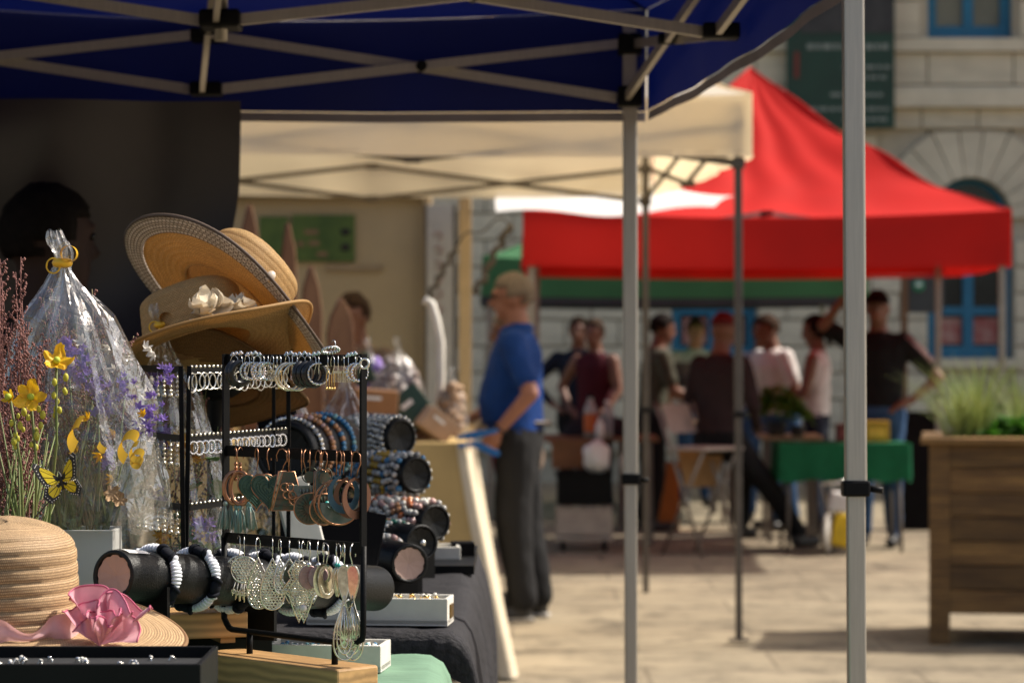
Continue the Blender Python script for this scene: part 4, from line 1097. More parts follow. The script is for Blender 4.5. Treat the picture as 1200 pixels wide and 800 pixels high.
lo = MB(); pts = [onA(.0, 1.16)] + [onA(.0, 1.05)] + [onA(.012 + .0 + .05 * (1 - math.cos(R(a))), 1.050 - .014 * math.sin(R(a))) for a in (30, 60, 90)] + [onA(.93, 1.035)] + [onA(.995 - .05 * (1 - math.sin(R(a))), 1.036 + .014 * (1 - math.cos(R(a)))) for a in (60, 90)] + [onA(.998, 1.16)]
lo.tube(pts, .0042, 8); sp(lo, 'lower_frame', m_blackmetal)
for u in (.19, .80): q = MB(); q.tube([onA(u, 1.036), onA(u, 1.0)], .0042, 8); sp(q, 'peg', m_blackmetal)
blk = MB(); blk.box((0, 0, 0), (AW * 1.0, .070, .046), bev=.003)
bo_ = blk.build('base_block', m_wood_lt, st, loc=onA(.46, ZG + .026) - org, rot=(0, 0, math.atan2(ad.y, ad.x)))

# ---- earring builders: everything hangs from the origin, local plane XZ, downwards
m_pat = mat('verdigris_patina', (.045, .10, .075), .55, .5, col2=(.16, .09, .055), scale=150)
m_patg = mat('green_enamelled_metal', (.035, .075, .058), .4, .5, col2=(.07, .13, .10), scale=120)
m_pats = mat('grey_patina_metal', (.16, .18, .17), .42, .6, col2=(.08, .13, .12), scale=140)
m_brs = mat('pale_brass_metal', (.80, .73, .60), .18, 1.0, var=.3, scale=130)
m_turq = mat('turquoise_stone', (.03, .36, .32), .3, var=.2, scale=90)
m_pearl = mat('pearl', (.75, .70, .66), .2, var=.04, coat=.6)
m_pinkm = mat('rose_enamel', (.42, .27, .26), .35, .5, var=.2, scale=100)
m_rhine = mat('rhinestone', (.75, .75, .74), .08, .9, var=.4, scale=400)
m_blkgl = mat('black_gloss_hoop', (.008, .008, .009), .2)
m_thr = mat('teal_thread', (.10, .32, .33), .8, col2=(.42, .33, .24), scale=260, stretch=(1, 1, .05))
def hookwire(mb, h=.016, r=.0006):
    mb.tube([(0, .007, -.006), (0, .008, .0), (0, .005, .006), (0, 0, .0075), (0, -.005, .004), (0, -.006, -.004), (0, -.002, -.010), (0, 0, -h)], r, 6)
def ring(mb, c, r_, w_=.0007, sx=1, sz=1, seg=12, sub=5):
    mb.torus((c[0], 0, c[1]), r_, w_, axis=(0, 1, 0), seg=seg, sub=sub, sx=sx, sy=sz)
def filig(mb, inside, x0, x1, z0, z1, d, rng, w_=.00055):
    j = 0; z_ = z0
    while z_ <= z1:
        x_ = x0 + (d / 2 if j % 2 else 0)
        while x_ <= x1:
            if inside(x_, z_): ring(mb, (x_ + rng.uniform(-.0003, .0003), z_), d * rng.uniform(.40, .56), w_, seg=8, sub=4)
            x_ += d
        z_ += d * .86; j += 1
def disc(mb, c, r_, th=.0012, n=28, sx=1, sz=1, a0=0, a1=360):
    pts = [(c[0] + r_ * sx * math.cos(R(a0 + (a1 - a0) * i / n)), c[1] + r_ * sz * math.sin(R(a0 + (a1 - a0) * i / n))) for i in range(n + (0 if a1 - a0 >= 360 else 1))]
    mb.prism(pts, th)
def outline(mb, pts, w_=.0008, closed=True): mb.tube([(x, 0, z) for x, z in pts], w_, 5, closed)
def drop_pts(cx, zt, zb, w_, n=28):
    out = []
    for i in range(n):
        t = 2 * math.pi * i / n
        z_ = math.cos(t); x_ = math.sin(t) * math.sin(t / 2) ** 1.3 if True else 0
        out.append((cx + w_ * math.sin(t) * (math.sin(t / 2) ** 1.2), (zt + zb) / 2 + (zt - zb) / 2 * z_))
    return out
def indrop(cx, zt, zb, w_, k=.9):
    def f(x, z):
        h = (zt - z) / (zt - zb)
        if h < .12 or h > .97: return False
        t = math.acos(max(-1, min(1, 1 - 2 * h))); return abs(x - cx) < k * w_ * math.sin(t) * math.sin(t / 2) ** 1.2
    return f
def e_filig_round(m):
    r = random.Random(1); a = MB(); ring(a, (0, -.030), .0145, .0011, seg=28); filig(a, lambda x, z: (x * x + (z + .03) ** 2) < .0125 ** 2, -.014, .014, -.044, -.016, .0036, r, .0009)
    for k in range(9):     # coral-like fringe
        x_ = -.016 + .004 * k; z_ = -.044 - .010 * math.cos(x_ * 70); a.tube([(x_ * .8, 0, -.043), (x_, 0, z_), (x_ * 1.1, 0, z_ - .012 * (1 - abs(x_) * 30))], .0008, 5)
        ring(a, (x_, z_ - .003), .0022, .0006, seg=8, sub=4)
    return [(a, 'pendant', m)]
def e_filig_drop(m, w_=.019, zb=-.075):
    r = random.Random(2); a = MB(); outline(a, drop_pts(0, -.016, zb, w_, 34), .0011); filig(a, indrop(0, -.016, zb, w_), -w_, w_, zb, -.016, .0037, r, .0009)
    outline(a, drop_pts(0, -.030, zb + .012, w_ * .62, 26), .0008)
    return [(a, 'pendant', m)]
def e_dark_drop(m):
    a = MB(); outline(a, drop_pts(0, -.014, -.046, .013, 26), .0014); 
    for k in range(16):
        t = 2 * math.pi * k / 16; a.sphere((.0128 * math.sin(t), 0, -.034 + .0135 * math.cos(t)), .0013, seg=6, rings=4)
    b = MB(); b.prism(drop_pts(0, -.018, -.043, .0095, 24), .002)
    c = MB(); c.sphere((0, -.001, -.053), .0032, seg=10, rings=6)
    return [(a, 'pendant', m), (b, 'dark_centre', m_pat), (c, 'green_stone', m_turq)]
def e_ornate(m):
    r = random.Random(3); a = MB()
    pts = [(-.004, -.016), (-.012, -.028), (-.009, -.036), (-.019, -.048), (-.011, -.056), (-.008, -.066), (0, -.086), (.008, -.066), (.011, -.056), (.019, -.048), (.009, -.036), (.012, -.028), (.004, -.016)]
    outline(a, pts, .0011)
    def ins(x, z):
        for (x0, z0), (x1, z1) in zip(pts[:6], pts[1:7]):
            if z1 <= z <= z0: return abs(x) < abs(lerp(x0, x1, (z0 - z) / (z0 - z1))) - .001
        return False
    filig(a, ins, -.02, .02, -.084, -.018, .0037, r, .0009)
    for sx in (-1, 1): outline(a, [(sx * .004, -.050), (sx * .019, -.049), (sx * .011, -.064)], .0009); a.sphere((sx * .0195, 0, -.0495), .0016, seg=6, rings=4)
    b = MB(); b.sphere((0, -.002, -.069), .0043, seg=12, rings=8)
    return [(a, 'pendant', m), (b, 'pearl', m_pearl)]
def e_coin(m, r_=.010):
    a = MB(); disc(a, (0, -.030), r_, .0014, sz=1.15); ring(a, (0, -.030), r_, .0009, sz=1.15, seg=24)
    for k in range(5): a.bar((-.006, -.0011, -.024 - .003 * k), (.006, -.0011, -.024 - .003 * k), .0005, .0007)
    b = MB(); b.sphere((0, 0, -.017), .0028, seg=8, rings=6)
    return [(a, 'pendant', m), (b, 'bead', m_rhine)]
def e_ovalhole(m):
    a = MB(); n = 26
    o_ = [(.0115 * math.cos(2 * math.pi * i / n), -.036 + .019 * math.sin(2 * math.pi * i / n)) for i in range(n)]
    i_ = [(.0052 * math.cos(2 * math.pi * i / n), -.029 + .0075 * math.sin(2 * math.pi * i / n)) for i in range(n)]
    vs = [(x, y, z) for y in (-.0008, .0008) for pl_ in (o_, i_) for x, z in pl_]
    fs = []
    for i in range(n):
        j = (i + 1) % n; fs += [(i, j, n + j, n + i), (2 * n + j, 2 * n + i, 3 * n + i, 3 * n + j), (j, i, 2 * n + i, 2 * n + j), (n + i, n + j, 3 * n + j, 3 * n + i)]
    a.add(vs, fs)
    for k in range(14):
        t = R(200 + 140 * k / 13); a.sphere((.0085 * math.cos(t), -.001, -.036 + .0145 * math.sin(t)), .0009, seg=6, rings=4)
    return [(a, 'pendant', m)]
def e_leaf(m):
    a = MB(); pts = drop_pts(0, -.020, -.052, .0065, 20); pts = [(x, -.072 - z) for x, z in pts]; a.prism(pts, .0012); outline(a, pts, .0008)
    a.tube([(0, -.001, -.022), (0, -.001, -.05)], .0006, 5)
    b = MB(); b.sphere((0, 0, -.017), .0024, seg=8, rings=6)
    return [(a, 'pendant', m), (b, 'bead', m_turq)]
def e_openlong(m):
    a = MB()
    for s_, w0 in ((0, .015), (1, .0105), (2, .006)):
        outline(a, drop_pts(0, -.050 + .003 * s_, -.108 + .006 * s_, w0, 30), .0010)
    for k in range(7):
        x_ = -.012 + .004 * k; a.tube([(x_ * .2, 0, -.055), (x_ * .9, 0, -.078), (-x_ * .8, 0, -.098)], .0008, 5)
    b = MB()
    pts = drop_pts(0, -.014, -.052, .009, 24); pts = [(x, -.066 - z) for x, z in pts]; b.prism(pts, .0013); outline(b, pts, .0009)
    return [(a, 'openwork_drop', m), (b, 'leaf_plate', m_brs)]
def e_tassel(m):
    a = MB(); ring(a, (0, -.040), .014, .0026, sz=1.35, seg=26, sub=8)
    for k in range(5): a.sphere((0, 0, -.012 - .0045 * k), .0024, seg=8, rings=6)
    for k in range(9):
        t = R(200 + 140 * k / 8); a.sphere((.0155 * math.cos(t), 0, -.040 + .020 * math.sin(t)), .0018, seg=6, rings=4)
    parts = [(a, 'oval_ring', m)]
    for sx in (-1, 0, 1):
        t_ = MB(); rr = random.Random(9 + sx)
        cx = sx * .0125; zt = -.062 + .004 * abs(sx)
        t_.sphere((cx, 0, zt), .0032, seg=8, rings=6)
        for k in range(34):
            an_ = rr.uniform(0, 6.283); q_ = rr.random() ** .5
            x1 = cx + sx * .004 + math.cos(an_) * .0075 * q_; y1 = math.sin(an_) * .0075 * q_; l_ = rr.uniform(.026, .031)
            t_.tube([(cx, 0, zt), (cx + (x1 - cx) * .6, y1 * .6, zt - .010), (x1, y1, zt - l_)], .00055, 4)
        parts.append((t_, 'tassel', m_thr))
    return parts
def e_heart(m):
    a = MB(); pts = []
    for i in range(40):
        t = 2 * math.pi * i / 40
        pts.append((.0013 * 16 * math.sin(t) ** 3, -.037 + .00135 * (13 * math.cos(t) - 5 * math.cos(2 * t) - 2 * math.cos(3 * t) - math.cos(4 * t))))
    a.prism(pts, .0012)
    for k in range(5):
        s_ = .9 - .18 * k
        a.tube([(x * s_, -.0009, -.037 + (z + .037) * s_) for x, z in pts], .0007, 5, True)
    for k in range(22):
        t = 2 * math.pi * k / 22; a.sphere((.0165 * math.sin(t) * .82, -.001, -.037 + .015 * math.cos(t)), .0008, seg=5, rings=4)
    b = MB(); outline(b, pts, .0009)
    return [(a, 'pendant', m), (b, 'rim', m_copper)]
def e_trap(m):
    a = MB(); pts = [(-.006, -.016), (.006, -.016), (.017, -.056), (-.017, -.056)]; a.prism(pts, .0013)
    for k in range(4): a.tube([(-.009 - .0018 * k, -.001, -.030 - .007 * k), (.009 + .0018 * k, -.001, -.030 - .007 * k)], .0006, 5)
    b = MB(); outline(b, pts, .0010)
    return [(a, 'pendant', m), (b, 'rim', m_copper)]
def e_petals(m):
    a = MB(); disc(a, (0, -.030), .0135, .0012, a0=180, a1=360, n=20)
    for k in range(4): a.tube([(-.006 + .004 * k, -.0012, -.033), (-.004 + .004 * k, -.0012, -.038)], .0012, 5)
    b = MB()
    for k in range(7):
        t = R(185 + 170 * k / 6); ring(b, (.0175 * math.cos(t), -.030 + .0175 * math.sin(t)), .0042, .0008, seg=14)
    return [(a, 'pendant', m_pats), (b, 'petal_rings', m)]
def e_strip(m):
    a = MB(); a.prism([(-.005, -.015), (.0045, -.013), (.0065, -.056), (-.0065, -.056)], .0014)
    for k in range(5): a.tube([(-.003, -.001, -.022 - .007 * k), (.003, -.001, -.025 - .007 * k)], .0006, 5)
    b = MB(); outline(b, [(-.005, -.015), (.0045, -.013), (.0065, -.056), (-.0065, -.056)], .0008)
    return [(a, 'pendant', m_pats), (b, 'rim', m)]
def e_bigdisc(m):
    a = MB(); disc(a, (0, -.058), .0175, .0013, n=32)
    for k in range(20):
        t = 2 * math.pi * k / 20; a.tube([(.006 * math.cos(t), -.001, -.058 + .006 * math.sin(t)), (.015 * math.cos(t), -.001, -.058 + .015 * math.sin(t))], .0005, 4)
    ring(a, (0, -.020), .009, .0007, seg=18); disc(a, (0, -.022), .0065, .001, n=20); a.tube([(0, 0, -.030), (0, 0, -.042)], .0006, 5)
    b = MB(); ring(b, (0, -.058), .0176, .0010, seg=32); 
    c = MB(); c.sphere((.003, -.0014, -.052), .0036, (1, .5, 1), 12, 6)
    return [(a, 'pendant', m), (b, 'rim', m_copper), (c, 'turquoise_stone', m_turq)]
def e_hoophalf(m):
    a = MB(); disc(a, (0, -.045), .0195, .0012, a0=175, a1=365, n=24)
    for k in range(6): a.tube([(-.013 + .005 * k, -.001, -.046), (-.010 + .0045 * k, -.001, -.056 + .003 * abs(k - 2.5))], .0006, 4)
    b = MB(); ring(b, (0, -.043), .0215, .0011, seg=34)
    return [(a, 'half_disc', m), (b, 'hoop', m_copper)]
def e_cresc(m):
    a = MB(); n = 24; o_ = []; i_ = []
    for k in range(n + 1):
        t = R(100 + 340 * k / n); o_.append((.0165 * math.cos(t), -.036 + .0195 * math.sin(t)))
    for k in range(n + 1):
        t = R(100 + 340 * k / n); i_.append((.0115 * math.cos(t) , -.0335 + .0145 * math.sin(t)))
    vs = [(x, y, z) for y in (-.0008, .0008) for pl_ in (o_, i_) for x, z in pl_]; N_ = n + 1; fs = []
    for i in range(n):
        j = i + 1; fs += [(i, j, N_ + j, N_ + i), (2 * N_ + j, 2 * N_ + i, 3 * N_ + i, 3 * N_ + j), (j, i, 2 * N_ + i, 2 * N_ + j), (N_ + i, N_ + j, 3 * N_ + j, 3 * N_ + i)]
    a.add(vs, fs)
    return [(a, 'pendant', m)]
def e_hoop(m, r_=.016, w_=.0016, sx=1.0):
    a = MB(); ring(a, (0, -r_ - .002), r_, w_, seg=26, sub=8, sx=sx); return [(a, 'hoop', m)]
def e_rhinehoop(m, r_=.011):
    a = MB(); ring(a, (0, -r_ - .002), r_, .0012, seg=22, sub=6)
    b = MB()
    for k in range(18):
        t = 2 * math.pi * k / 18; b.sphere((r_ * math.cos(t), -.0014, -r_ - .002 + r_ * math.sin(t)), .0017, seg=6, rings=4, smooth=False)
    return [(a, 'hoop', m), (b, 'rhinestones', m_rhine)]
def e_dangle(m, n=3, l_=.02):
    a = MB()
    for k in range(n):
        x_ = (k - (n - 1) / 2) * .0035; a.tube([(0, 0, -.010), (x_, 0, -.016), (x_, 0, -.010 - l_)], .0006, 5); a.sphere((x_, 0, -.010 - l_), .0019, seg=8, rings=5)
    return [(a, 'dangle_chain', m)]
def e_fringe(m):
    a = MB(); a.bar((-.006, 0, -.013), (.006, 0, -.013), .002, .003)
    for k in range(6): a.bar((-.006 + .0024 * k, 0, -.014), (-.006 + .0024 * k, 0, -.026), .0017, .0008)
    return [(a, 'fringe_bar', m)]
def e_drops(m):
    a = MB()
    for k in range(5): a.sphere((0, 0, -.008 - .0062 * k), .0023 if k < 4 else .0036, seg=8, rings=5)
    a.tube([(0, 0, 0), (0, 0, -.034)], .0005, 4)
    return [(a, 'bead_drop', m)]
ORD = ['first', 'second', 'third', 'fourth', 'fifth', 'sixth', 'seventh', 'eighth', 'ninth', 'tenth', 'eleventh', 'twelfth', 'thirteenth', 'fourteenth', 'fifteenth', 'sixteenth', 'seventeenth', 'eighteenth', 'nineteenth', 'twentieth', 'twenty-first', 'twenty-second', 'twenty-third', 'twenty-fourth']
def nth(lb, i, what='from the tassel end'):
    return lb + ', ' + ORD[i] + ' ' + what
PROTO = {}
def earring(key, parts_fn, lb, group, pos, yaw, hookm=None, sc=1.0, tiltx=0.0, hook=True):
    """a hanging earring: thing (empty) > pendant parts, ear wire"""
    if key not in PROTO:
        t = thing('earring', lb, 'earring')
        for mb, nm, mm in parts_fn(): mb.build(nm, mm, t)
        if hook: w_ = MB(); hookwire(w_); w_.build('ear_wire', hookm or m_silver, t)
        PROTO[key] = t; o = t
    else: o = copy_tree(PROTO[key])
    tag(o, lb, 'earring', group)
    o.location = pos; o.rotation_euler = (tiltx, 0, yaw); o.scale = (sc,) * 3
    return o
def uA(px):   # place along stand A's rail seen at picture column px
    # intersect the line of sight with the rail in plan
    k = (px - 600) / FPX
    return (k * A0.y - A0.x) / ((A1.x - A0.x) - k * (A1.y - A0.y))
def hangA(row, px, dz=0.0, off=-.004): return onA(uA(px), SAz[row] + dz) + an * off
gS = 'silver earrings on the lowest rail'; gC = 'copper and patina earrings on the middle rail'; gT = 'small earrings on the top rail'
# lowest rail
row = [(283, 'fr', lambda: e_filig_round(m_brs), 'silver round filigree earring with coral-like fringe', 1.05, .3),
       (291, 'fr', lambda: e_filig_round(m_brs), 'silver round filigree earring with coral-like fringe', 1.05, .1),
       (309, 'fd', lambda: e_filig_drop(m_brs), 'large silver filigree teardrop earring on the lowest rail', 1.0, -.3),
       (322, 'fd', lambda: e_filig_drop(m_brs), 'large silver filigree teardrop earring on the lowest rail', 1.0, .15),
       (333, 'fd2', lambda: e_filig_drop(m_silver, .010, -.055), 'slim silver filigree teardrop earring next to the dark-centred drop', 1.0, .3),
       (346, 'dd', lambda: e_dark_drop(m_brs), 'beaded teardrop earring with dark centre and green stone', 1.0, .1),
       (353, 'or', lambda: e_ornate(m_brs), 'ornate pointed silver earring with a pearl near its tip', 1.0, .2),
       (360, 'or', lambda: e_ornate(m_brs), 'ornate pointed silver earring with a pearl near its tip', 1.0, -.2),
       (369, 'co', lambda: e_coin(m_pinkm), 'rose-coloured coin earring on the lowest rail', 1.1, .3),
       (376, 'co', lambda: e_coin(m_pinkm), 'rose-coloured coin earring on the lowest rail', 1.1, -.1),
       (384, 'oh', lambda: e_ovalhole(m_brs), 'oval silver earring with a round hole near its top', 1.0, .15),
       (389, 'oh', lambda: e_ovalhole(m_brs), 'oval silver earring with a round hole near its top', 1.0, .6),
       (397, 'lf', lambda: e_leaf(m_brs), 'small upside-down leaf earring with turquoise bead', 1.0, .1),
       (402, 'lf', lambda: e_leaf(m_brs), 'small upside-down leaf earring with turquoise bead', 1.0, .5),
       (410, 'ol', lambda: e_openlong(m_brs), 'very long openwork silver earring with leaf plate', 1.12, .2),
       (416, 'ol', lambda: e_openlong(m_brs), 'very long openwork silver earring with leaf plate', 1.12, -.35)]
for i, (px, key, fn, lb, sc, yw) in enumerate(row): earring(key, fn, nth(lb, i), gS, hangA(2, px, -.004, -.004 - .003 * (i % 3)), yw, m_silver, sc * 1.13, rnd(-.06, .06))
# middle rail
row = [(279, 'ta', lambda: e_tassel(m_copper), 'copper oval earring with three teal and beige tassels', 1.0, .25),
       (286, 'ta', lambda: e_tassel(m_copper), 'copper oval earring with three teal and beige tassels', 1.0, -.5),
       (308, 'he', lambda: e_heart(m_patg), 'green etched heart-shaped earring with copper rim', 1.08, .35),
       (318, 'he', lambda: e_heart(m_patg), 'green etched heart-shaped earring with copper rim', 1.08, -.25),
       (336, 'tr', lambda: e_trap(m_pat), 'copper-rimmed trapezoid earring with patina', 1.1, 1.0),
       (345, 'tr', lambda: e_trap(m_pat), 'copper-rimmed trapezoid earring with patina', 1.1, .2),
       (356, 'pe', lambda: e_petals(m_copper), 'grey half-disc earring edged with copper petal rings', 1.1, .1),
       (363, 'pe', lambda: e_petals(m_copper), 'grey half-disc earring edged with copper petal rings', 1.1, -.3),
       (370, 'bd', lambda: e_bigdisc(m_pat), 'large round etched earring with turquoise stone', 1.0, .1),
       (376, 'sr', lambda: e_strip(m_copper), 'narrow grey strip earring with copper edges', 1.05, .5),
       (381, 'sr', lambda: e_strip(m_copper), 'narrow grey strip earring with copper edges', 1.05, .2),
       (388, 'bd', lambda: e_bigdisc(m_pat), 'large round etched earring with turquoise stone', 1.0, .5),
       (397, 'hh', lambda: e_hoophalf(m_pats), 'copper hoop earring half filled with a grey patterned disc', 1.15, .1),
       (403, 'hh', lambda: e_hoophalf(m_pats), 'copper hoop earring half filled with a grey patterned disc', 1.15, .4),
       (409, 'cr', lambda: e_cresc(mat('teal_grey_enamel', (.05, .10, .13), .35, .5)), 'blue-grey crescent earring on the middle rail', 1.1, .3),
       (414, 'cr2', lambda: e_cresc(mat('matt_copper_brown', (.17, .085, .055), .4, .7)), 'copper-brown crescent earring on the middle rail', 1.2, .2),
       (423, 'cr2', lambda: e_cresc(mat('matt_copper_brown', (.17, .085, .055), .4, .7)), 'copper-brown crescent earring on the middle rail', 1.2, .7)]
for i, (px, key, fn, lb, sc, yw) in enumerate(row): earring(key, fn, nth(lb, i), gC, hangA(1, px, -.003, -.004 - .003 * (i % 3)), yw, m_copper, sc * 1.13, rnd(-.06, .06))
# top rail
row = [(278, 'bh', lambda: e_hoop(m_blkgl, .014, .0042), 'thick glossy black hoop earring on the top rail', .9),
       (285, 'bh', lambda: e_hoop(m_blkgl, .014, .0042), 'thick glossy black hoop earring on the top rail', .5),
       (293, 'rh', lambda: e_rhinehoop(m_silver), 'small silver hoop earring set with rhinestones', .6), (299, 'rh', None, 'small silver hoop earring set with rhinestones', .3), (305, 'rh', None, 'small silver hoop earring set with rhinestones', .8),
       (311, 'rh', None, 'small silver hoop earring set with rhinestones', .4), (317, 'rh', None, 'small silver hoop earring set with rhinestones', .1), (322, 'fg', lambda: e_fringe(m_brs), 'short silver fringe earring on the top rail', .4), (327, 'fg', None, 'short silver fringe earring on the top rail', .2),
       (331, 'dg', lambda: e_dangle(m_gold, 2, .024), 'gold earring with two thin dangling chains', .3),
       (340, 'gh', lambda: e_hoop(m_brs, .0175, .0013), 'large thin pale gold hoop earring on the top rail', .5), (345, 'gh', None, 'large thin pale gold hoop earring on the top rail', .2), (351, 'gh', None, 'large thin pale gold hoop earring on the top rail', .1),
       (357, 'bh', None, 'thick glossy black hoop earring on the top rail', .9), (364, 'bh', None, 'thick glossy black hoop earring on the top rail', .7), (371, 'bh', None, 'thick glossy black hoop earring on the top rail', .5),
       (376, 'sh', lambda: e_rhinehoop(m_silver, .0135), 'round silver hoop earring over the black hoops', .2),
       (387, 'dg', None, 'gold earring with two thin dangling chains', .1), (393, 'dg', None, 'gold earring with two thin dangling chains', .4),
       (399, 'fg', None, 'short silver fringe earring on the top rail', .1), (405, 'fg', None, 'short silver fringe earring on the top rail', .3), (411, 'fg', None, 'short silver fringe earring on the top rail', .1),
       (419, 'rh', None, 'small silver hoop earring set with rhinestones', .2), (424, 'rh', None, 'small silver hoop earring set with rhinestones', .5)]
for i, (px, key, fn, lb, yw) in enumerate(row): earring(key, fn, nth(lb, i), gT, hangA(0, px, -.002), yw, m_silver, 1.0)
# studs clipped along the top edge of the top rail
for i, px in enumerate((275, 279, 284, 292, 296, 301, 306, 338, 343, 348, 353, 359, 364, 370, 375, 410, 414, 418)):
    s_ = MB()
    for dx, dz_ in ((-.0016, .0), (.0016, .0006), (0, .0024)): s_.sphere((dx, 0, dz_), .0019, seg=6, rings=4, smooth=False)
    s_.tube([(0, 0, 0), (0, .006, 0)], .0004, 4)
    o = s_.build('stud_earring', m_rhine, loc=onA(uA(px), SAz[0] + .0055 + .001 * (i % 3)) - an * .003)
    tag(o, 'tiny sparkling stud earring clipped to the top rail edge', 'earring', 'studs along the top rail')
earring('rh', None, 'silver hoop earring perched on top of the top rail', None, onA(uA(391), SAz[0] + .018), .3, m_silver, 1.0).rotation_euler = (R(70), 0, .4)
sh_ = MB(); sh_.torus((0, 0, 0), .006, .0016, axis=(.4, 1, 0), seg=16, sub=6)
tag(sh_.build('ring_earring', m_silver, loc=onA(1.02, SAz[0] - .004) - an * .004), 'little silver ring earring hooked on the stand corner', 'earring')

# ---- folding earring rack behind
rk = thing('earring_rack', 'black folding two-panel earring rack behind the braided bracelet roll', 'rack', (-.46, 3.78, ZG + .075))
ro = rk.location.copy()
def rkb(mb, name): o = mb.build(name, m_blackmetal, rk); o.location = -ro; return o
B0, B1 = Vector((X(222, 3.74), 3.74, 0)), Vector((X(338, 4.06), 4.06, 0))
C0, C1 = Vector((X(212, 3.73), 3.73, 0)), Vector((X(150, 3.93), 3.93, 0))
RZ = [1.378, 1.284, 1.190]
for (p_, q_) in ((B0, B1), (C0, C1)):
    for z_ in RZ: rkb(MB().bar(p_ + Vector((0, 0, z_)), q_ + Vector((0, 0, z_)), .002, .010), 'rail')
    lean_ = (q_ - p_).normalized() * (-.014)
    rkb(MB().bar(p_ + Vector((0, 0, 1.383)), p_ + lean_ + Vector((0, 0, 1.035)), .006, .006), 'upright')
    rkb(MB().bar(q_ + Vector((0, 0, 1.383)), q_ + Vector((0, 0, 1.035)), .006, .006), 'upright')
m_ = B0.lerp(B1, .84); rkb(MB().bar(m_ + Vector((0, 0, 1.375)), m_ + Vector((0, 0, 1.035)), .005, .005), 'upright')
rkb(MB().box((-.44, 3.86, 1.037), (.22, .16, .006)), 'base_plate')
for z_, key, fn, lb in ((RZ[0], 'sh2', lambda: e_hoop(m_silver, .0125, .0011), 'thin silver hoop earring on the folding rack'), (RZ[1], 'sh3', lambda: e_rhinehoop(m_brs, .0085), 'small beaded hoop earring on the folding rack')):
    for i in range(17):
        earring(key, fn, nth(lb, i, 'from the hinge'), 'hoops on the folding rack', B0.lerp(B1, .03 + i * .056) + Vector((0, -.003, z_ - .003)), R(55) + rnd(-.3, .3), m_brs, rnd(.9, 1.1), hook=False)
for z_ in RZ:
    for i in range(24):
        s_ = MB() if i == 0 and z_ == RZ[0] else None
        if s_: s_.sphere((0, 0, 0), .0028, (1, 1, .8), 8, 5); s_.tube([(0, 0, 0), (0, .006, 0)], .0004, 4); studp = s_.build('stud_earring', m_brs); o = studp
        else: o = studp.copy(); COL.objects.link(o)
        o.location = B0.lerp(B1, .02 + i * .041) + Vector((0, -.003, z_ + .004)); tag(o, 'round brass stud earring in a tight row along the rack rail', 'earring', 'studs on the folding rack')
    for i in range(7):
        earring('dr', lambda: e_drops(m_brs), nth('short string of metal beads on the ' + ('top', 'middle', 'bottom')[RZ.index(z_)] + ' rack rail', i, 'from the hinge'), 'bead drops on the folding rack', C0.lerp(C1, .06 + i * .12) + Vector((0, -.003, z_ - .003)), .2, m_silver, 1.0, hook=False)

# ---------------------------------------------------------------- bracelet rolls
m_vel = mat('black_leatherette', (.008, .0085, .0085), .36, var=.3, bump=.25, bscale=400, spec=.22)
m_core = mat('pale_cardboard_core', (.44, .30, .25), .8)
def roll(lb, p, q_, r_, stands, ztab, core=True, plate=(.045, .006), openend=True):
    p, q_ = Vector(p), Vector(q_); d = (q_ - p).normalized(); L_ = (q_ - p).length
    t = thing('bracelet_roll', lb, 'display roll', (p + q_) / 2); o0 = t.location.copy()
    a = MB(); a.lathe([(r_ * .86, .0), (r_ * .97, -.0015), (r_, .002), (r_, L_ * .3), (r_, L_ * .7), (r_, L_ - .002), (r_ * .97, L_ + .0015), (r_ * .86, L_)], 36, p, d)
    a.build('padded_roll', m_vel, t).location = -o0
    for e, s_ in ((p, 1), (q_, -1)):
        c = MB(); dd = d * s_; x, y, _ = frame(dd)
        n = 30; vs = [e + dd * .006]
        for i in range(n):
            an_ = 2 * math.pi * i / n; rr = r_ * (.80 + .05 * math.sin(9 * an_) + .02 * N(3 * math.cos(an_), 3 * math.sin(an_)))
            vs.append(e + dd * .001 + (x * math.cos(an_) + y * math.sin(an_)) * rr)
        c.add(vs, [(0, 1 + (i + 1) % n, 1 + i) for i in range(n)]); c.build('end_disc', m_core if core else m_vel, t).location = -o0
        rimm = MB(); rimm.torus(e + dd * .001, r_ * .90, r_ * .10, axis=d, seg=36, sub=6); rimm.build('folded_edge', m_vel, t).location = -o0
    for iu, u in enumerate(stands):
        ztab_ = ztab[iu] if isinstance(ztab, tuple) else ztab
        c = p.lerp(q_, u); x = d.cross(Vector((0, 0, 1))).normalized(); h_ = c.z - ztab_
        pl_ = MB(); poly = [(-plate[0] * .8, 0), (plate[0] * .8, 0), (plate[0] * .8, h_ * .82)] + [(r_ * .98 * math.cos(R(a_)), h_ + r_ * .98 * math.sin(R(a_))) for a_ in range(-30, -151, -15)] + [(-plate[0] * .8, h_ * .82)]
        M_ = Matrix.Translation(Vector((c.x, c.y, ztab_))) @ Matrix((x, d, Vector((0, 0, 1)))).transposed().to_4x4()
        pl_.prism(poly, plate[1], M_); pl_.build('stand_plate', m_black, t).location = -o0
    return t
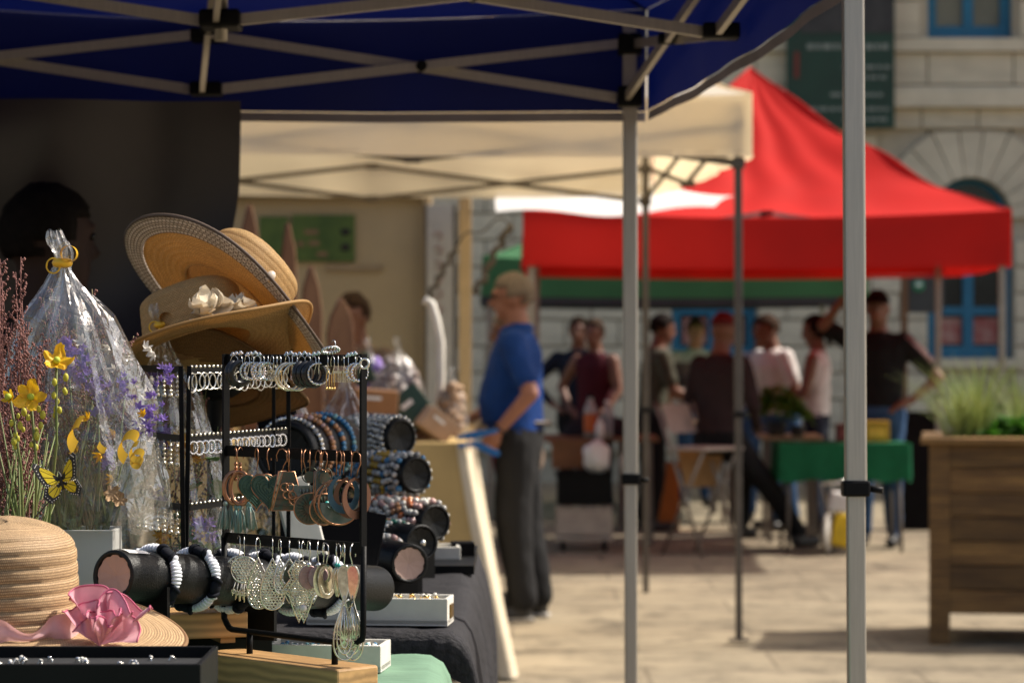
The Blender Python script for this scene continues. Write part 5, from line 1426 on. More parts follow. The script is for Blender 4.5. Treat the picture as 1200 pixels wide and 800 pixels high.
def bracelet(lb, grp, c, d, r_, n, br, mats_, pat, name='bracelet', cyl=False, wob=.0):
    d = Vector(d).normalized(); x, y, _ = frame(d); c = Vector(c); mb = MB()
    rg = random.Random(int(1e5 * abs(c.x + c.y + c.z)) % 99991); ph0 = rg.uniform(0, 6.283)
    mb.m = 0; mb.torus(c, r_ + br * .6, br * .3, axis=d, seg=24, sub=4)
    for i in range(n):
        an_ = ph0 + 2 * math.pi * i / n; pos = c + (x * math.cos(an_) + y * math.sin(an_)) * (r_ + br * .75) + d * rg.uniform(-wob, wob)
        mb.m = pat(i, rg); b_ = br * rg.uniform(.88, 1.1)
        if cyl:
            tg_ = (-x * math.sin(an_) + y * math.cos(an_)); mb.tube([pos - tg_ * b_ * .9, pos + tg_ * b_ * .9], b_, 8)
        else: mb.sphere(pos, b_, seg=8, rings=6)
    return tag(mb.build(name, mats_, loc=(0, 0, 0)), lb, 'bracelet', grp)
def glassy(n, c, **k): return mat(n, c, .15, var=.25, scale=150, coat=.5, **k)
g_wh = glassy('bead_white', (.78, .74, .66)); g_te = glassy('bead_teal', (.03, .18, .12)); g_or = glassy('bead_rust', (.50, .15, .05)); g_bl = glassy('bead_blue', (.05, .22, .42))
g_ye = glassy('bead_amber', (.55, .33, .03)); g_gr = glassy('bead_grey', (.36, .35, .33)); g_bk = glassy('bead_black', (.012, .012, .012)); g_pk = glassy('bead_rose', (.60, .36, .32)); g_cu = glassy('bead_copper', (.60, .28, .12)); g_lt = glassy('bead_aqua', (.25, .50, .52)); g_sv = m_silver
ALL = [g_bk, g_wh, g_te, g_or, g_bl, g_ye, g_gr, g_pk, g_cu, g_lt, g_sv]
# roll 1 with braided black and white bracelets (on the pine board)
wtb = thing('wooden_riser', 'pine riser board under the tagged end of the braided bracelet roll', 'riser', (X(200, 3.66), 3.66, 1.022), R(20))
MB().box((0, 0, .017), (.19, .09, .034), None, .002).build('board', m_wood_lt, wtb)
for sx in (-.07, .07): MB().box((sx, 0, -.004), (.02, .07, .008)).build('batten', m_wood_lt, wtb)
bs_ = MB(); bs_.box((X(222, 3.76), 3.76, ZG + .030), (.21, .13, .056), Matrix.Rotation(R(14), 3, 'Z'), .002)
tag(bs_.build('black_riser', m_black), 'low black box under the pine riser board and roll stand', 'box')
p1, q1 = P(133, 674, 3.42), P(440, 689, 3.93)
roll('black leatherette roll with braided black and white bracelets and a white tag', p1, q1, .0325, (.11, .50), (1.056, ZG + .058))
d1 = (q1 - p1).normalized(); x1_, y1_, _ = frame(d1)
tg = MB(); tg.grid(lambda u, v: p1 + d1 * (.012 + .042 * u) + Vector((0, 0, 1)) * (.0338 * math.sin(R(62 + 40 * v))) + d1.cross(Vector((0, 0, 1))).normalized() * (.0338 * math.cos(R(62 + 40 * v))), 3, 6)
tag(tg.build('price_tag', m_paper), 'blank white tag stuck on top of the leatherette roll', 'tag')
m_bwd = cloth('white_braid_cord', (.72, .73, .78)); m_bbd = cloth('black_navy_cord', (.008, .009, .014))
def braided(u, ph, i):
    c = p1.lerp(q1, u); t = thing('bracelet', ORD[i] + ' braided black and white cord bracelet from the tagged roll end', 'bracelet', c, 0, 'braided bracelets on the roll')
    for k in range(8):       # alternating woven lobes round the roll
        wh_ = k % 2 == 0
        a_ = R(45 * k + ph); rr = .0375
        nr = (x1_ * math.cos(a_) + y1_ * math.sin(a_)); pos = nr * rr; tn = (-x1_ * math.sin(a_) + y1_ * math.cos(a_))
        rot = Matrix((d1, tn, nr)).transposed()
        b_ = MB()
        if wh_:
            for j in range(9):
                th = (j - 4) * .115; n2 = nr * math.cos(th) + tn * math.sin(th); t2 = tn * math.cos(th) - nr * math.sin(th)
                b_.torus(n2 * rr, .0066 * (1 - .045 * (j - 4) ** 2 * .5), .0024, axis=t2, seg=12, sub=6, sy=.62, up=n2)
            b_.build('woven_section', m_bwd, t)
        else:
            b_.sphere(pos, 1, (.0085, .012, .0066), 12, 8, rot)
            for s_ in (-1, 1): b_.torus(pos + tn * s_ * .009, .0066, .003, axis=tn + d1 * .5 * s_, seg=12, sub=6, sy=.8, up=nr)
            b_.build('knotted_section', m_bbd, t)
            kn = MB(); kn.sphere(pos + tn * .0135 + nr * .001, 1, (.0062, .003, .0055), 10, 6, rot); kn.build('white_knot', m_bwd, t)
    return t
FR = math.degrees(math.atan2(y1_.dot(Vector((-.1, -1, .25))), x1_.dot(Vector((-.1, -1, .25)))))
for i, (u, ph) in enumerate(((.135, 8), (.275, -12), (.41, 25), (.53, -8), (.65, 20), (.78, -20))): braided(u, FR + ph, i)
# the tiered rolls further back
RB = [((480, 660, 4.24), (395, 640, 4.55), .031, 'front black roll with open pale end carrying rose and aqua cube beads'),
      ((494, 636, 4.52), (380, 628, 4.80), .031, 'black roll with screw end carrying white and teal chip bracelets'),
      ((510, 612, 4.90), (400, 602, 5.15), .033, 'black roll carrying white, grey and rust beaded bracelets'),
      ((488, 556, 5.10), (390, 552, 5.35), .034, 'black roll carrying amber, grey and blue beaded bracelets'),
      ((470, 512, 5.30), (380, 508, 5.50), .036, 'topmost black roll carrying silver chain bracelets')]
specs = [(9, .30, .0048, [7, 1, 9, 3, 7, 1], True), (12, .22, .0040, [1, 2, 1, 2, 8, 1, 5], False), (13, .03, .0062, [1, 7, 1, 6, 3, 1, 8, 1], False), (12, .03, .0062, [6, 1, 6, 4, 1, 6, 5, 5], False), (13, .02, .0050, [10, 1, 6, 1], False)]
nm = ['rose, white and aqua cube-bead bracelet on the front black roll', 'white and teal chip bracelet on the screw-ended roll', 'chunky white, silver and rust bracelet on its black roll', 'chunky amber, grey and blue bracelet on its black roll', 'silver chain bracelet on the topmost black roll']
for (a, b, r_, lb), (n_, u0, br, idx, cyl), bl in zip(RB, specs, nm):
    pa_, pb_ = P(*a), P(*b); roll(lb, pa_, pb_, r_, (.18, .8) if pa_.z < 1.1 else (), ZD, core=(a[0] == 480), openend=True)
    dd = pb_ - pa_
    for i in range(n_):
        sub = [idx[(i + k) % len(idx)] for k in range(4)]
        if i % 2: sub = sub[:2]
        bracelet(nth(bl, i, 'from the end'), 'beaded bracelets on the black rolls', pa_ + dd * u0 + dd.normalized() * (.006 + i * br * 2.25), dd, r_, int(2 * math.pi * r_ / (br * 2.02)), br, ALL, lambda k, rg, s=sub: s[k % len(s)] if rg.random() < .7 else rg.choice(s), cyl=cyl, wob=.001)
# tier stand carrying the two upper rolls
ts = thing('tier_stand', 'black stepped stand holding up the beaded bracelet rolls', 'stand', (-.2, 5.2, ZD))
for (a, b, r_, lb) in RB[3:]:
    for u in (.15, .85):
        c = P(*a).lerp(P(*b), u); MB().box((c.x + .2, c.y - 5.2 + .0, (c.z - ZD - r_) / 2), (.018, .05, c.z - ZD - r_), bev=.002).build('post', m_black, ts)
MB().box((-.02, .1, .008), (.30, .5, .016)).build('base', m_black, ts)
c = P(494, 636, 4.52); sc_ = MB(); dn = (P(494, 636, 4.52) - P(380, 628, 4.8)).normalized(); sc_.sphere(c + dn * .003, .006, (1, .6, 1), 10, 6)
tag(sc_.build('end_screw', m_silver), 'round steel screw head in the end of the black roll', 'screw')
# roll seen between the rails of the stand
pa_, pb_ = P(334, 530, 4.55), P(392, 520, 4.85)
roll('short wide black roll with copper and blue beads seen between the stand rails', pa_, pb_, .052, (.3,), ZD, core=False)
for i, s in enumerate(((10, 6, 10), (8, 7, 8), (8, 8, 4), (4, 4, 9))):
    bracelet(('silver and grey', 'copper and rose', 'copper and pale blue', 'bright blue')[i] + ' beaded bracelet on the short wide roll', 'bracelets on the short wide roll', pa_.lerp(pb_, .10 + .22 * i), pb_ - pa_, .052, 42, .0052, ALL, lambda k, rg, s=s: rg.choice(s))

# ---------------------------------------------------------------- trays and boxes
m_wtr = mat('white_painted_wood', (.62, .60, .54), .55, var=.08, scale=25, bump=.1)
m_cushion = mat('cream_cushion', (.60, .54, .42), .9)
def tray(lb, c, w_, d_, h_, rz, m_, fillm, wall=.006, slot=False, kind='tray'):
    t = thing('display_tray', lb, 'tray', c, rz)
    MB().box((0, 0, .004), (w_, d_, .008)).build('bottom', m_, t)
    for sy in (-1, 1): MB().box((0, sy * (d_ - wall) / 2, h_ / 2 + .001), (w_, wall, h_), bev=.0012).build('long_side', m_, t)
    for sx in (-1, 1): MB().box((sx * (w_ - wall) / 2, 0, h_ / 2 + .001), (wall, d_ - 2 * wall - .0006, h_ - .001), bev=.0012).build('short_side', m_, t)
    MB().box((0, 0, h_ * .45), (w_ - 2 * wall - .002, d_ - 2 * wall - .002, h_ * .55)).build('cushion', fillm, t)
    if slot: MB().box((w_ / 2 + .0015, 0, h_ * .5), (.003, d_ * .38, h_ * .5)).build('label_holder', mat('antique_brass', (.20, .12, .04), .35, .9), t); 
    return t
trA = tray('white wooden tray of turquoise rings on the sage green cloth', (X(384, 3.80), 3.82, ZG + .002), .162, .085, .036, R(-7), m_wtr, m_cushion)
trB = tray('white wooden tray with brass label holder at the edge of the charcoal cloth', (X(446, 4.16), 4.16, ZD + .003), .215, .075, .040, R(-6), m_wtr, m_cushion, slot=True)
trC = tray('small white tray far back on the charcoal cloth', (X(520, 5.25), 5.25, ZD + .002), .06, .10, .036, R(4), m_wtr, m_cushion)
trD = tray('long black tray of tiny earrings in front of the straw sun hat', (-.625, 2.935, ZG + .080), .60, .17, .042, 0, m_black, mat('black_foam', (.008, .008, .009), .9, bump=.4))
rs = MB(); rs.box((-.625, 2.935, ZG + .040), (.60, .17, .076), bev=.003); tag(rs.build('black_riser', m_black), 'plain black box supporting the long black tray', 'box')
def ringset(lb, grp, t, n, w_, d_, z_, mats_, seed, sc=1.0):
    rg = random.Random(seed); pr = []
    for i in range(n):
        o = MB(); mm = i % 3
        if i < 3:
            o.m = 0; o.torus((0, 0, .006), .0075, .0013, axis=(1, .2, .1), seg=14, sub=5)
            o.m = 1; o.sphere((0, 0, .0145), .0036, (1.2, 1.2, .7), 8, 5)
            ob = o.build('ring', [mats_[0], mats_[1 + mm % (len(mats_) - 1)]]); pr.append(ob)
        else: ob = pr[mm].copy(); COL.objects.link(ob)
        ob.location = Vector(t.location) + Matrix.Rotation(t.rotation_euler.z, 3, 'Z') @ Vector((rg.uniform(-w_, w_), rg.uniform(-d_, d_), z_)); ob.rotation_euler = (rg.uniform(-.5, .5), rg.uniform(-.5, .5), rg.uniform(0, 6))
        ob.scale = (sc,) * 3; tag(ob, lb, 'ring', grp)
ringset('silver ring with blue or white stone in the white tray on the green cloth', 'turquoise rings in the white tray', trA, 46, .068, .030, .022, [m_silver, g_bl, g_lt, g_wh], 4, .8)
ringset('gold ring lying in the white tray with brass label holder', 'gold rings in the white tray', trB, 12, .09, .02, .030, [m_gold, g_wh, m_gold], 5)
ringset('silver trinket in the long black tray', 'trinkets in the long black tray', trD, 60, .27, .06, .027, [m_silver, g_wh, m_rhine], 6, .55)
# black boxes and pads between the rolls
def padbox(lb, c, d, rot, m_, trim):
    t = thing('display_pad', lb, 'display', c); t.rotation_euler = rot
    MB().box((0, 0, 0), d, bev=.003).build('pad', m_, t); MB().box((0, -d[1] / 2 - .001, 0), (d[0] * .9, .002, d[2] * .9)).build('inset', trim, t)
m_bv = mat('black_velvet', (.004, .004, .005), .95, spec=.1)
p = P(322, 510, 4.75); padbox('black velvet pad standing behind the short wide roll', p, (.05, .02, .10), (R(-15), R(-20), R(-20)), m_bv, m_bv)
p = P(338, 512, 4.80); padbox('second black velvet pad overlapping the first one', p, (.05, .02, .10), (R(-15), R(-24), R(-20)), m_bv, m_bv)
p = P(352, 610, 4.15); padbox('slanted cream box showing below the patina earrings', p, (.055, .02, .13), (R(-12), R(-14), R(8)), m_wtr, m_wtr)
p = P(400, 612, 4.22); padbox('black slanted pad below the large etched earrings', (p.x, p.y, 1.10), (.12, .03, .12), (R(-20), R(12), R(6)), m_bv, m_bv)
p = P(542, 655, 5.3); padbox('small black ring box beside the far white tray', (p.x, p.y, ZD + .022), (.045, .05, .04), (0, 0, R(5)), m_bv, m_bv)
p = P(470, 686, 4.45); padbox('black plate lying under the front black roll', (p.x, p.y, ZD + .012), (.09, .06, .018), (0, 0, R(-20)), m_bv, m_bv)
# ================================================================ STRAW HATS
m_straw = uvweave('pale_straw_weave', (.70, .47, .25), (.24, .125, .05), 210, 300, bump=1.0)
m_straw2 = uvweave('golden_straw_weave', (.84, .54, .23), (.50, .29, .10), 110, 420, bump=.7, trans=.35)
m_straw3 = uvweave('brown_straw_weave', (.40, .20, .07), (.22, .11, .035), 110, 420, bump=.7, trans=.25)
m_braid = uvweave('grey_braided_trim', (.74, .63, .52), (.16, .11, .08), 130, 190, bump=1.0, trans=.35)
m_bwbraid = uvweave('black_and_white_braid', (.50, .45, .38), (.02, .018, .016), 90, 200, bump=.8)
def hat(lb, c, axis, Rc, hc, Rb, m_, crownm=None, wavy=.0, trim=None, ridges=8, ridge=.0012, spin=0.0, droop=.0, seg=96, wph=0.0):
    """sun hat: crown > courses of plaited straw, brim; axis = crown direction"""
    t = thing('sun_hat', lb, 'hat', c)
    ax = Vector(axis).normalized(); t.rotation_mode = 'QUATERNION'
    t.rotation_quaternion = ax.to_track_quat('Z', 'Y') @ Quaternion((0, 0, 1), spin)
    cr = MB(); prof = []
    nn = ridges * 6
    for i in range(nn + 1):
        s_ = i / nn
        if s_ < .62: u = s_ / .62; r_ = Rc * (1 - .06 * u); h_ = hc * .72 * u
        else: u = (s_ - .62) / .38; r_ = Rc * .94 * math.cos(u * math.pi / 2) ** .62; h_ = hc * (.72 + .28 * math.sin(u * math.pi / 2))
        rg_ = ridge * abs(math.sin(i * math.pi / 6)) ** .16
        prof.append((max(.0005, r_ + rg_), h_ + rg_ * .5))
    cr.lathe(prof, seg, fn=lambda p, i, th: (p[0] * (1.06 + .005 * N(math.cos(th) * 2, math.sin(th) * 2, p[2] * 40)), p[1] * (.97 + .005 * N(math.cos(th) * 2, math.sin(th) * 2, p[2] * 40)), p[2] + .003 * math.sin(th * 2 + 1) + .0006 * N(math.cos(th) * 5, math.sin(th) * 5, p[2] * 60)))
    cr.build('crown', crownm or m_, t)
    br = MB(); prof = []; nb = 40
    for i in range(nb + 1):
        u = i / nb; r_ = lerp(Rc, Rb, u); prof.append((r_, -droop * u ** 1.6 + .0010 * abs(math.sin(u * math.pi * 10)) + .004 * (1 - u) ** 4))
    def fb(p, i, th):
        u = i / nb
        return (p[0] * 1.03, p[1] * .98, p[2] + wavy * u ** 1.5 * (math.sin(2 * th + wph) + .5 * math.sin(3 * th + 2.1 * wph)))
    nt_ = nb if not trim else int(nb * .70)
    full = [fb_ for fb_ in prof]
    br.lathe(prof[:nt_ + 1], seg, fn=fb)
    # underside, a little below
    br.lathe([(r_, h_ - .003) for r_, h_ in reversed(prof[:nt_ + 1])], seg, fn=lambda p, i, th: fb(p, nt_ - i, th))
    b_ = br.build('brim', m_, t)
    if trim:
        tb = MB(); pr = prof[nt_:]; k0 = nt_
        tb.lathe([(r_, h_ + .0015) for r_, h_ in pr], seg, fn=lambda p, i, th: fb(p, i + k0, th))
        tb.lathe([(r_, h_ - .005) for r_, h_ in reversed(pr)], seg, fn=lambda p, i, th: fb(p, nb - i, th))
        tb.build('brim_trim', trim, b_)
    eg = MB(); pts = []
    for j in range(seg):
        th = 2 * math.pi * j / seg; r_, h_ = prof[-1]; p = fb((r_ * math.cos(th), r_ * math.sin(th), h_ - .0015), nb, th); pts.append((p[1], -p[0], p[2]))
    eg.tube(pts, .0028, 6, True); eg.build('brim_edge', trim or m_, b_)
    return t
# the hat in front, on two more brims
HX, HY, HZ = X(12, 3.22), 3.22, 1.080
hatA = hat('pale straw sun hat with pink ribbon and rosette beside the black tray', (HX, HY, HZ), (.0, -.10, 1), .084, .124, .210, m_straw, wavy=.010, droop=.012, ridges=9, ridge=.0026, seg=128, wph=2.2)
ht2 = hat('hat with black and white braided brim lying under the pale straw hat', (X(20, 3.24), 3.24, HZ - .024), (.02, -.08, 1), .080, .03, .212, m_bwbraid, wavy=.006, droop=.012, ridges=3)
st_ = MB(); st_.lathe([(0, 0), (.07, 0), (.075, .03), (.072, .075), (0, .078)], 24); tag(st_.build('hat_block', m_black, loc=(HX, HY, ZG + .004)), 'round black block hidden under the stacked front hats', 'block')
m_rib = mat('pale_pink_satin_ribbon', (.74, .45, .46), .45, var=.1, scale=30, trans=.25, sheen=.3)
m_ros = mat('pink_satin_rosette', (.74, .36, .43), .42, var=.15, scale=30, trans=.25, sheen=.3)
m_rose_e = mat('deep_pink_ribbon_edge', (.42, .08, .15), .5)
rb_ = MB()
def frib(u, v):
    th = -math.pi * .95 + u * 2 * math.pi; tw = math.sin(u * 38) ; rr = .091 + .007 * abs(tw) + .005 * N(u * 20, v * 2)
    h_ = .012 + (v - .5) * (.022 + .012 * tw) + .004 * math.sin(u * 60)
    return (rr * 1.05 * math.cos(th), rr * math.sin(th) - .004 + (v - .5) * .008 * tw, h_)
rb_.grid(frib, 200, 6); rib = rb_.build('ribbon', m_rib, hatA)
# rosette: swirling ruffled petals fanned from a knot at the crown's right front
RC = Vector((.094, -.052, .020))
ros = MB(); edg = MB()
RC = Vector((.118, -.075, -.004))
for k, (rad, a0, a1, nr, amp, oy) in enumerate(((.062, -46, 66, 2.6, .014, .014), (.054, -52, 40, 2.1, .016, -.002), (.045, -18, 72, 1.8, .015, -.014), (.034, -44, 30, 1.4, .010, -.026))):
    def fp(u, v, rad=rad, a0=a0, a1=a1, nr=nr, amp=amp, oy=oy, k=k):
        a_ = R(lerp(a0, a1, u)) + .16 * v * math.sin(u * nr * 6.283 + k + 1.2)
        r_ = rad * v * (1 + .10 * math.sin(u * nr * 6.283 * .5 + k * 2))
        return RC + Vector((math.sin(a_) * r_ + .007 * v * N(u * 5, v * 2, k * 3.1), oy * (.4 + .6 * v) - amp * v * math.sin(u * nr * 6.283 + k + 1.5 * N(u * 3, k)) + .010 * v * N(u * 9, v * 3, k), math.cos(a_) * r_ + .010 * v * N(u * 6 + 9, v * 2, k)))
    ros.grid(fp, 70, 8)
    edg.tube([fp(i / 70, 1.0) for i in range(71)], .0010, 5)
ro_ = ros.build('rosette', m_ros, rib); edg.build('ruffle_edge', m_rose_e, rib)

# hats behind on a stand
hs = thing('hat_stand', 'dark hat stand carrying the stacked straw hats', 'stand', (X(250, 4.12), 4.14, ZD))
MB().lathe([(0, 0), (.09, 0), (.088, .012), (.02, .02), (.012, .05), (.012, .36)], 24).build('post', m_black, hs)
MB().sphere((0, 0, .385), .055, (1, 1, .8), 18, 12).build('head_form', m_black, hs)
hB = hat('golden straw sun hat with cream fabric flower stacked under the grey-edged hat', P(232, 404, 3.98), (-.20, .22, .93), .078, .090, .172, m_straw2, wavy=.022, droop=.0, ridges=8, ridge=.0007, wph=.6)
hC = hat('tan sun hat with wide grey braided edge tilted on top of the stack', P(270, 352, 4.06), (.50, .40, .76), .076, .092, .180, m_straw2, wavy=.010, trim=m_braid, ridges=10, ridge=.0006, wph=1.0)
hD = hat('brown straw hat at the bottom of the hat stack', P(248, 452, 4.14), (.05, .45, .88), .076, .07, .150, m_straw3, wavy=.016, ridges=6, ridge=.0006, wph=2.0)
m_cfl = mat('cream_fabric_petal', (.74, .66, .52), .8, var=.08, trans=.3)
fb_ = MB()
hB_q = hB.rotation_quaternion.to_matrix(); pc = hB_q.transposed() @ (P(264, 366, 3.89) - hB.location); rg = random.Random(5)
for k in range(30):
    d = Vector((rg.uniform(-1, 1), rg.uniform(-1, .4), rg.uniform(-.2, 1))).normalized(); o_ = Vector((rg.uniform(-.034, .038), rg.uniform(-.015, .01), rg.uniform(-.008, .012)))
    s_ = d.cross(Vector((.3, .2, 1))).normalized(); n_ = d.cross(s_)
    fb_.grid(lambda u, v, d=d, s_=s_, n_=n_, o_=o_: pc + o_ + d * (.026 * v) + s_ * ((u - .5) * .034 * math.sin(math.pi * min(1, .15 + v * .8))) + n_ * (.010 * math.cos((u - .5) * 3) * v - .012 * v * v), 6, 6)
fb_.build('fabric_flower', m_cfl, hB)
MB().sphere((-.165, .05, .0), .007, (1, 1, 1.3)).build('trim_bead', mat('cream_pearl_bead', (.6, .5, .4), .3), hC)

# ================================================================ BOUQUETS
m_cello = bpy.data.materials.new('clear_cellophane'); m_cello.use_nodes = True
t_ = m_cello.node_tree; n_ = t_.nodes; L_ = t_.links; n_.clear()
o_ = n_.new('ShaderNodeOutputMaterial'); mx_ = n_.new('ShaderNodeMixShader'); tr_ = n_.new('ShaderNodeBsdfTransparent'); gl_ = n_.new('ShaderNodeBsdfGlossy')
tr_.inputs[0].default_value = (.955, .955, .95, 1); gl_.inputs['Roughness'].default_value = .10; gl_.inputs[0].default_value = (.95, .95, .95, 1)
lw_ = n_.new('ShaderNodeLayerWeight'); lw_.inputs['Blend'].default_value = .32
mr_ = n_.new('ShaderNodeMapRange'); mr_.inputs['To Min'].default_value = .045; mr_.inputs['To Max'].default_value = .68
tc_ = n_.new('ShaderNodeTexCoord'); nz_ = n_.new('ShaderNodeTexNoise'); nz_.inputs['Scale'].default_value = 24; nz_.inputs['Detail'].default_value = 3; nz_.inputs['Distortion'].default_value = 1.4
bp_ = n_.new('ShaderNodeBump'); bp_.inputs['Strength'].default_value = .85; bp_.inputs['Distance'].default_value = .006
L_.new(tc_.outputs['Object'], nz_.inputs['Vector']); L_.new(nz_.outputs['Fac'], bp_.inputs['Height']); L_.new(bp_.outputs[0], gl_.inputs['Normal']); L_.new(bp_.outputs[0], lw_.inputs['Normal'])
L_.new(lw_.outputs['Facing'], mr_.inputs[0]); L_.new(mr_.outputs[0], mx_.inputs[0]); L_.new(tr_.outputs[0], mx_.inputs[1]); L_.new(gl_.outputs[0], mx_.inputs[2]); hz_ = n_.new('ShaderNodeBsdfTranslucent'); hz_.inputs[0].default_value = (.9, .9, .88, 1); dz_ = n_.new('ShaderNodeBsdfDiffuse'); dz_.inputs[0].default_value = (.9, .9, .88, 1)
ad_ = n_.new('ShaderNodeMixShader'); L_.new(hz_.outputs[0], ad_.inputs[1]); L_.new(dz_.outputs[0], ad_.inputs[2])
m2_ = n_.new('ShaderNodeMixShader'); m2_.inputs[0].default_value = .022; L_.new(mx_.outputs[0], m2_.inputs[1]); L_.new(ad_.outputs[0], m2_.inputs[2]); L_.new(m2_.outputs[0], o_.inputs[0])
m_cello2 = m_cello.copy(); m_cello2.name = 'dull_cellophane'
[x for x in m_cello2.node_tree.nodes if x.type == 'MAP_RANGE'][0].inputs['To Max'].default_value = .25
[x for x in m_cello2.node_tree.nodes if x.type == 'BSDF_GLOSSY'][0].inputs['Roughness'].default_value = .3
m_heath = mat('dried_mauve_heather', (.14, .05, .042), .85, col2=(.26, .12, .10), scale=60)
m_stem = mat('green_stem', (.10, .16, .035), .6, col2=(.20, .21, .07), scale=20, trans=.1)
m_drystem = mat('dry_straw_stem', (.33, .24, .12), .7, col2=(.22, .22, .10), scale=20)
m_yfl = mat('yellow_petal', (.80, .40, .008), .5, col2=(.85, .56, .02), scale=50, trans=.3)
m_pfl = mat('violet_petal', (.26, .16, .52), .6, col2=(.42, .30, .68), scale=50, trans=.3)
m_grib = mat('gold_ribbon', (.80, .46, .03), .3, .35, var=.15)
m_wbox = mat('white_grained_box', (.62, .63, .60), .5, var=.12, scale=5, stretch=(1, 1, .35))

def cello_bag(lb, base, neck, rb, h_top, seed, tilt=(0, 0), nseg=40, knot=True, parent=None):
    """crinkled clear bag: body, gathered neck, flared tip"""
    rg = random.Random(seed); base, neck = Vector(base), Vector(neck); b_ = MB()
    nv = 22
    def fn(u, v):
        th = u * 2 * math.pi
        if v < .82:
            t = v / .82; r_ = rb * (1 - .25 * t) * (1 - t ** 2.6) ** .75 + .006; p = base.lerp(neck, t)
            if t > .8: r_ = lerp(r_, .006 + .02 * (1 - t), (t - .8) / .2)
        else:
            t = (v - .82) / .18; r_ = .006 + .007 * math.sin(t * 2.6); p = neck + Vector((-.008 * t, 0, .034 * t))
        cr = 1 + .13 * noise.noise(Vector((math.cos(th) * 2.6, math.sin(th) * 2.6, v * 5 + seed))) + .075 * noise.noise(Vector((math.cos(th) * 7, math.sin(th) * 7, v * 9 + seed)))
        fold = 1 + .10 * math.sin(th * 9 + 4 * v + seed) * min(1, v * 1.4) ** 2
        r_ *= cr * fold
        return p + Vector((r_ * math.cos(th), r_ * math.sin(th) * .85, .010 * noise.noise(Vector((th * 3, v * 8, seed)))))
    b_.grid(fn, nseg, nv, smooth=False)
    return b_
def heather(mb_stem, mb_bud, base, top, rg, nside=16, buds=7):
    base, top = Vector(base), Vector(top); mid = base.lerp(top, .5) + Vector((rg.uniform(-.01, .01), rg.uniform(-.01, .01), 0))
    def at(t): return base * (1 - t) ** 2 + mid * 2 * t * (1 - t) + top * t * t
    mb_stem.tube([at(i / 6) for i in range(7)], [.0013 - .0008 * i / 6 for i in range(7)], 5)
    for k in range(nside):
        t = .38 + .62 * k / nside; p = at(t); a = rg.uniform(0, 6.283); l_ = .030 * (1.15 - t) + .006
        q_ = p + Vector((math.cos(a) * l_ * .7, math.sin(a) * l_ * .7, l_ * .9))
        mb_stem.tube([p, q_], .0004, 3)
        for j in range(buds):
            c = p.lerp(q_, (j + 1) / buds) + Vector((rg.uniform(-.002, .002), rg.uniform(-.002, .002), rg.uniform(-.002, .002))); mb_bud.octa(c, rg.uniform(.0011, .0021), 1.3)
def flower(mb, c, face, r_, npet, rg, cup=.35, wid=.6):
    f_ = Vector(face).normalized(); x, y, _ = frame(f_); c = Vector(c)
    for k in range(npet):
        a = 2 * math.pi * k / npet + rg.uniform(-.15, .15); d = x * math.cos(a) + y * math.sin(a); s_ = f_.cross(d); l_ = r_ * rg.uniform(.85, 1.1)
        mb.grid(lambda u, v, d=d, s_=s_, l_=l_: c + d * (l_ * v) + s_ * ((u - .5) * 2 * wid * l_ * .6 * math.sin(math.pi * (.12 + .76 * v))) + f_ * (cup * l_ * v * v + .1 * l_ * abs(u - .5) - .06 * l_ * math.sin(u * 9) + .32 * l_ * v * N(u * 3 + 7 * a, v * 2.5, l_ * 300)) + s_ * (.16 * l_ * v * N(v * 3, a * 5, 2)), 6, 6)
# ---- wrapped bouquet in the white box
BX, BY_ = X(92, 3.72), 3.72
wb = thing('flower_box', 'white grained box holding the wrapped heather bouquet', 'box', (X(88, 3.66), 3.68, ZG))
for sy in (-1, 1): MB().box((0, sy * .040, .105), (.108, .006, .205), bev=.001).build('side_panel', m_wbox, wb)
for sx in (-1, 1): MB().box((sx * .051, 0, .105), (.006, .0735, .203), bev=.001).build('side_panel', m_wbox, wb)
MB().box((0, 0, .01), (.095, .07, .015)).build('bottom', m_wbox, wb)
bq = thing('wrapped_bouquet', 'large cellophane-wrapped heather bouquet tied with gold ribbon in the white box', 'bouquet', (BX, BY_, ZG + .18)); o0 = bq.location.copy()
rg = random.Random(21); sm, bd, gs = MB(), MB(), MB()
for i in range(26):
    px = rnd(40, 165); py = rnd(335, 470); tp = P(px, py, 3.72 + rnd(-.05, .05))
    heather(sm, bd, (BX + rnd(-.03, .03), BY_ + rnd(-.02, .02), ZG + .20), tp, rg, 18, 6)
for i in range(44):
    p0 = Vector((BX + rnd(-.042, .042), BY_ + rnd(-.025, .025), ZG + .18)); p2 = p0 + Vector((rnd(-.05, .05), rnd(-.03, .03), rnd(.10, .26))); gs.tube([p0, p0.lerp(p2, .5) + Vector((rnd(-.006, .006), 0, 0)), p2], [rnd(.0018, .003), .002, .0008], 5)
sm.build('dry_stems', m_drystem, bq).location = -o0; bd.build('heather_buds', m_heath, bq).location = -o0; g0 = gs.build('green_stems', m_stem, bq); g0.location = -o0
for o in bq.children: o['kind'] = 'stuff'
for (px, py, r_) in ((88, 425, .022), (104, 438, .020), (80, 415, .016), (182, 478, .016), (120, 470, .018), (150, 455, .015), (168, 492, .018), (60, 480, .014), (128, 540, .014), (192, 440, .013)):
    f_ = MB()
    for _k in range(16): flower(f_, P(px, py, 3.66) + Vector((rnd(-.8, .8) * r_, rnd(-.5, .5) * r_, rnd(-1.2, 1.2) * r_)), (rnd(-1, 1), -1, rnd(-.6, 1.1)), r_ * rnd(.28, .45), 5, rg, .9, .42)
    f_.build('violet_flower', m_pfl, bq).location = -o0
for (px, py, r_) in ((132, 578, .012), (140, 586, .010)):
    f_ = MB(); flower(f_, P(px, py, 3.62), (.2, -1, .3), r_, 6, rg, .3, .6); f_.build('straw_flower', mat('dried_straw_flower', (.42, .27, .14), .7), bq).location = -o0
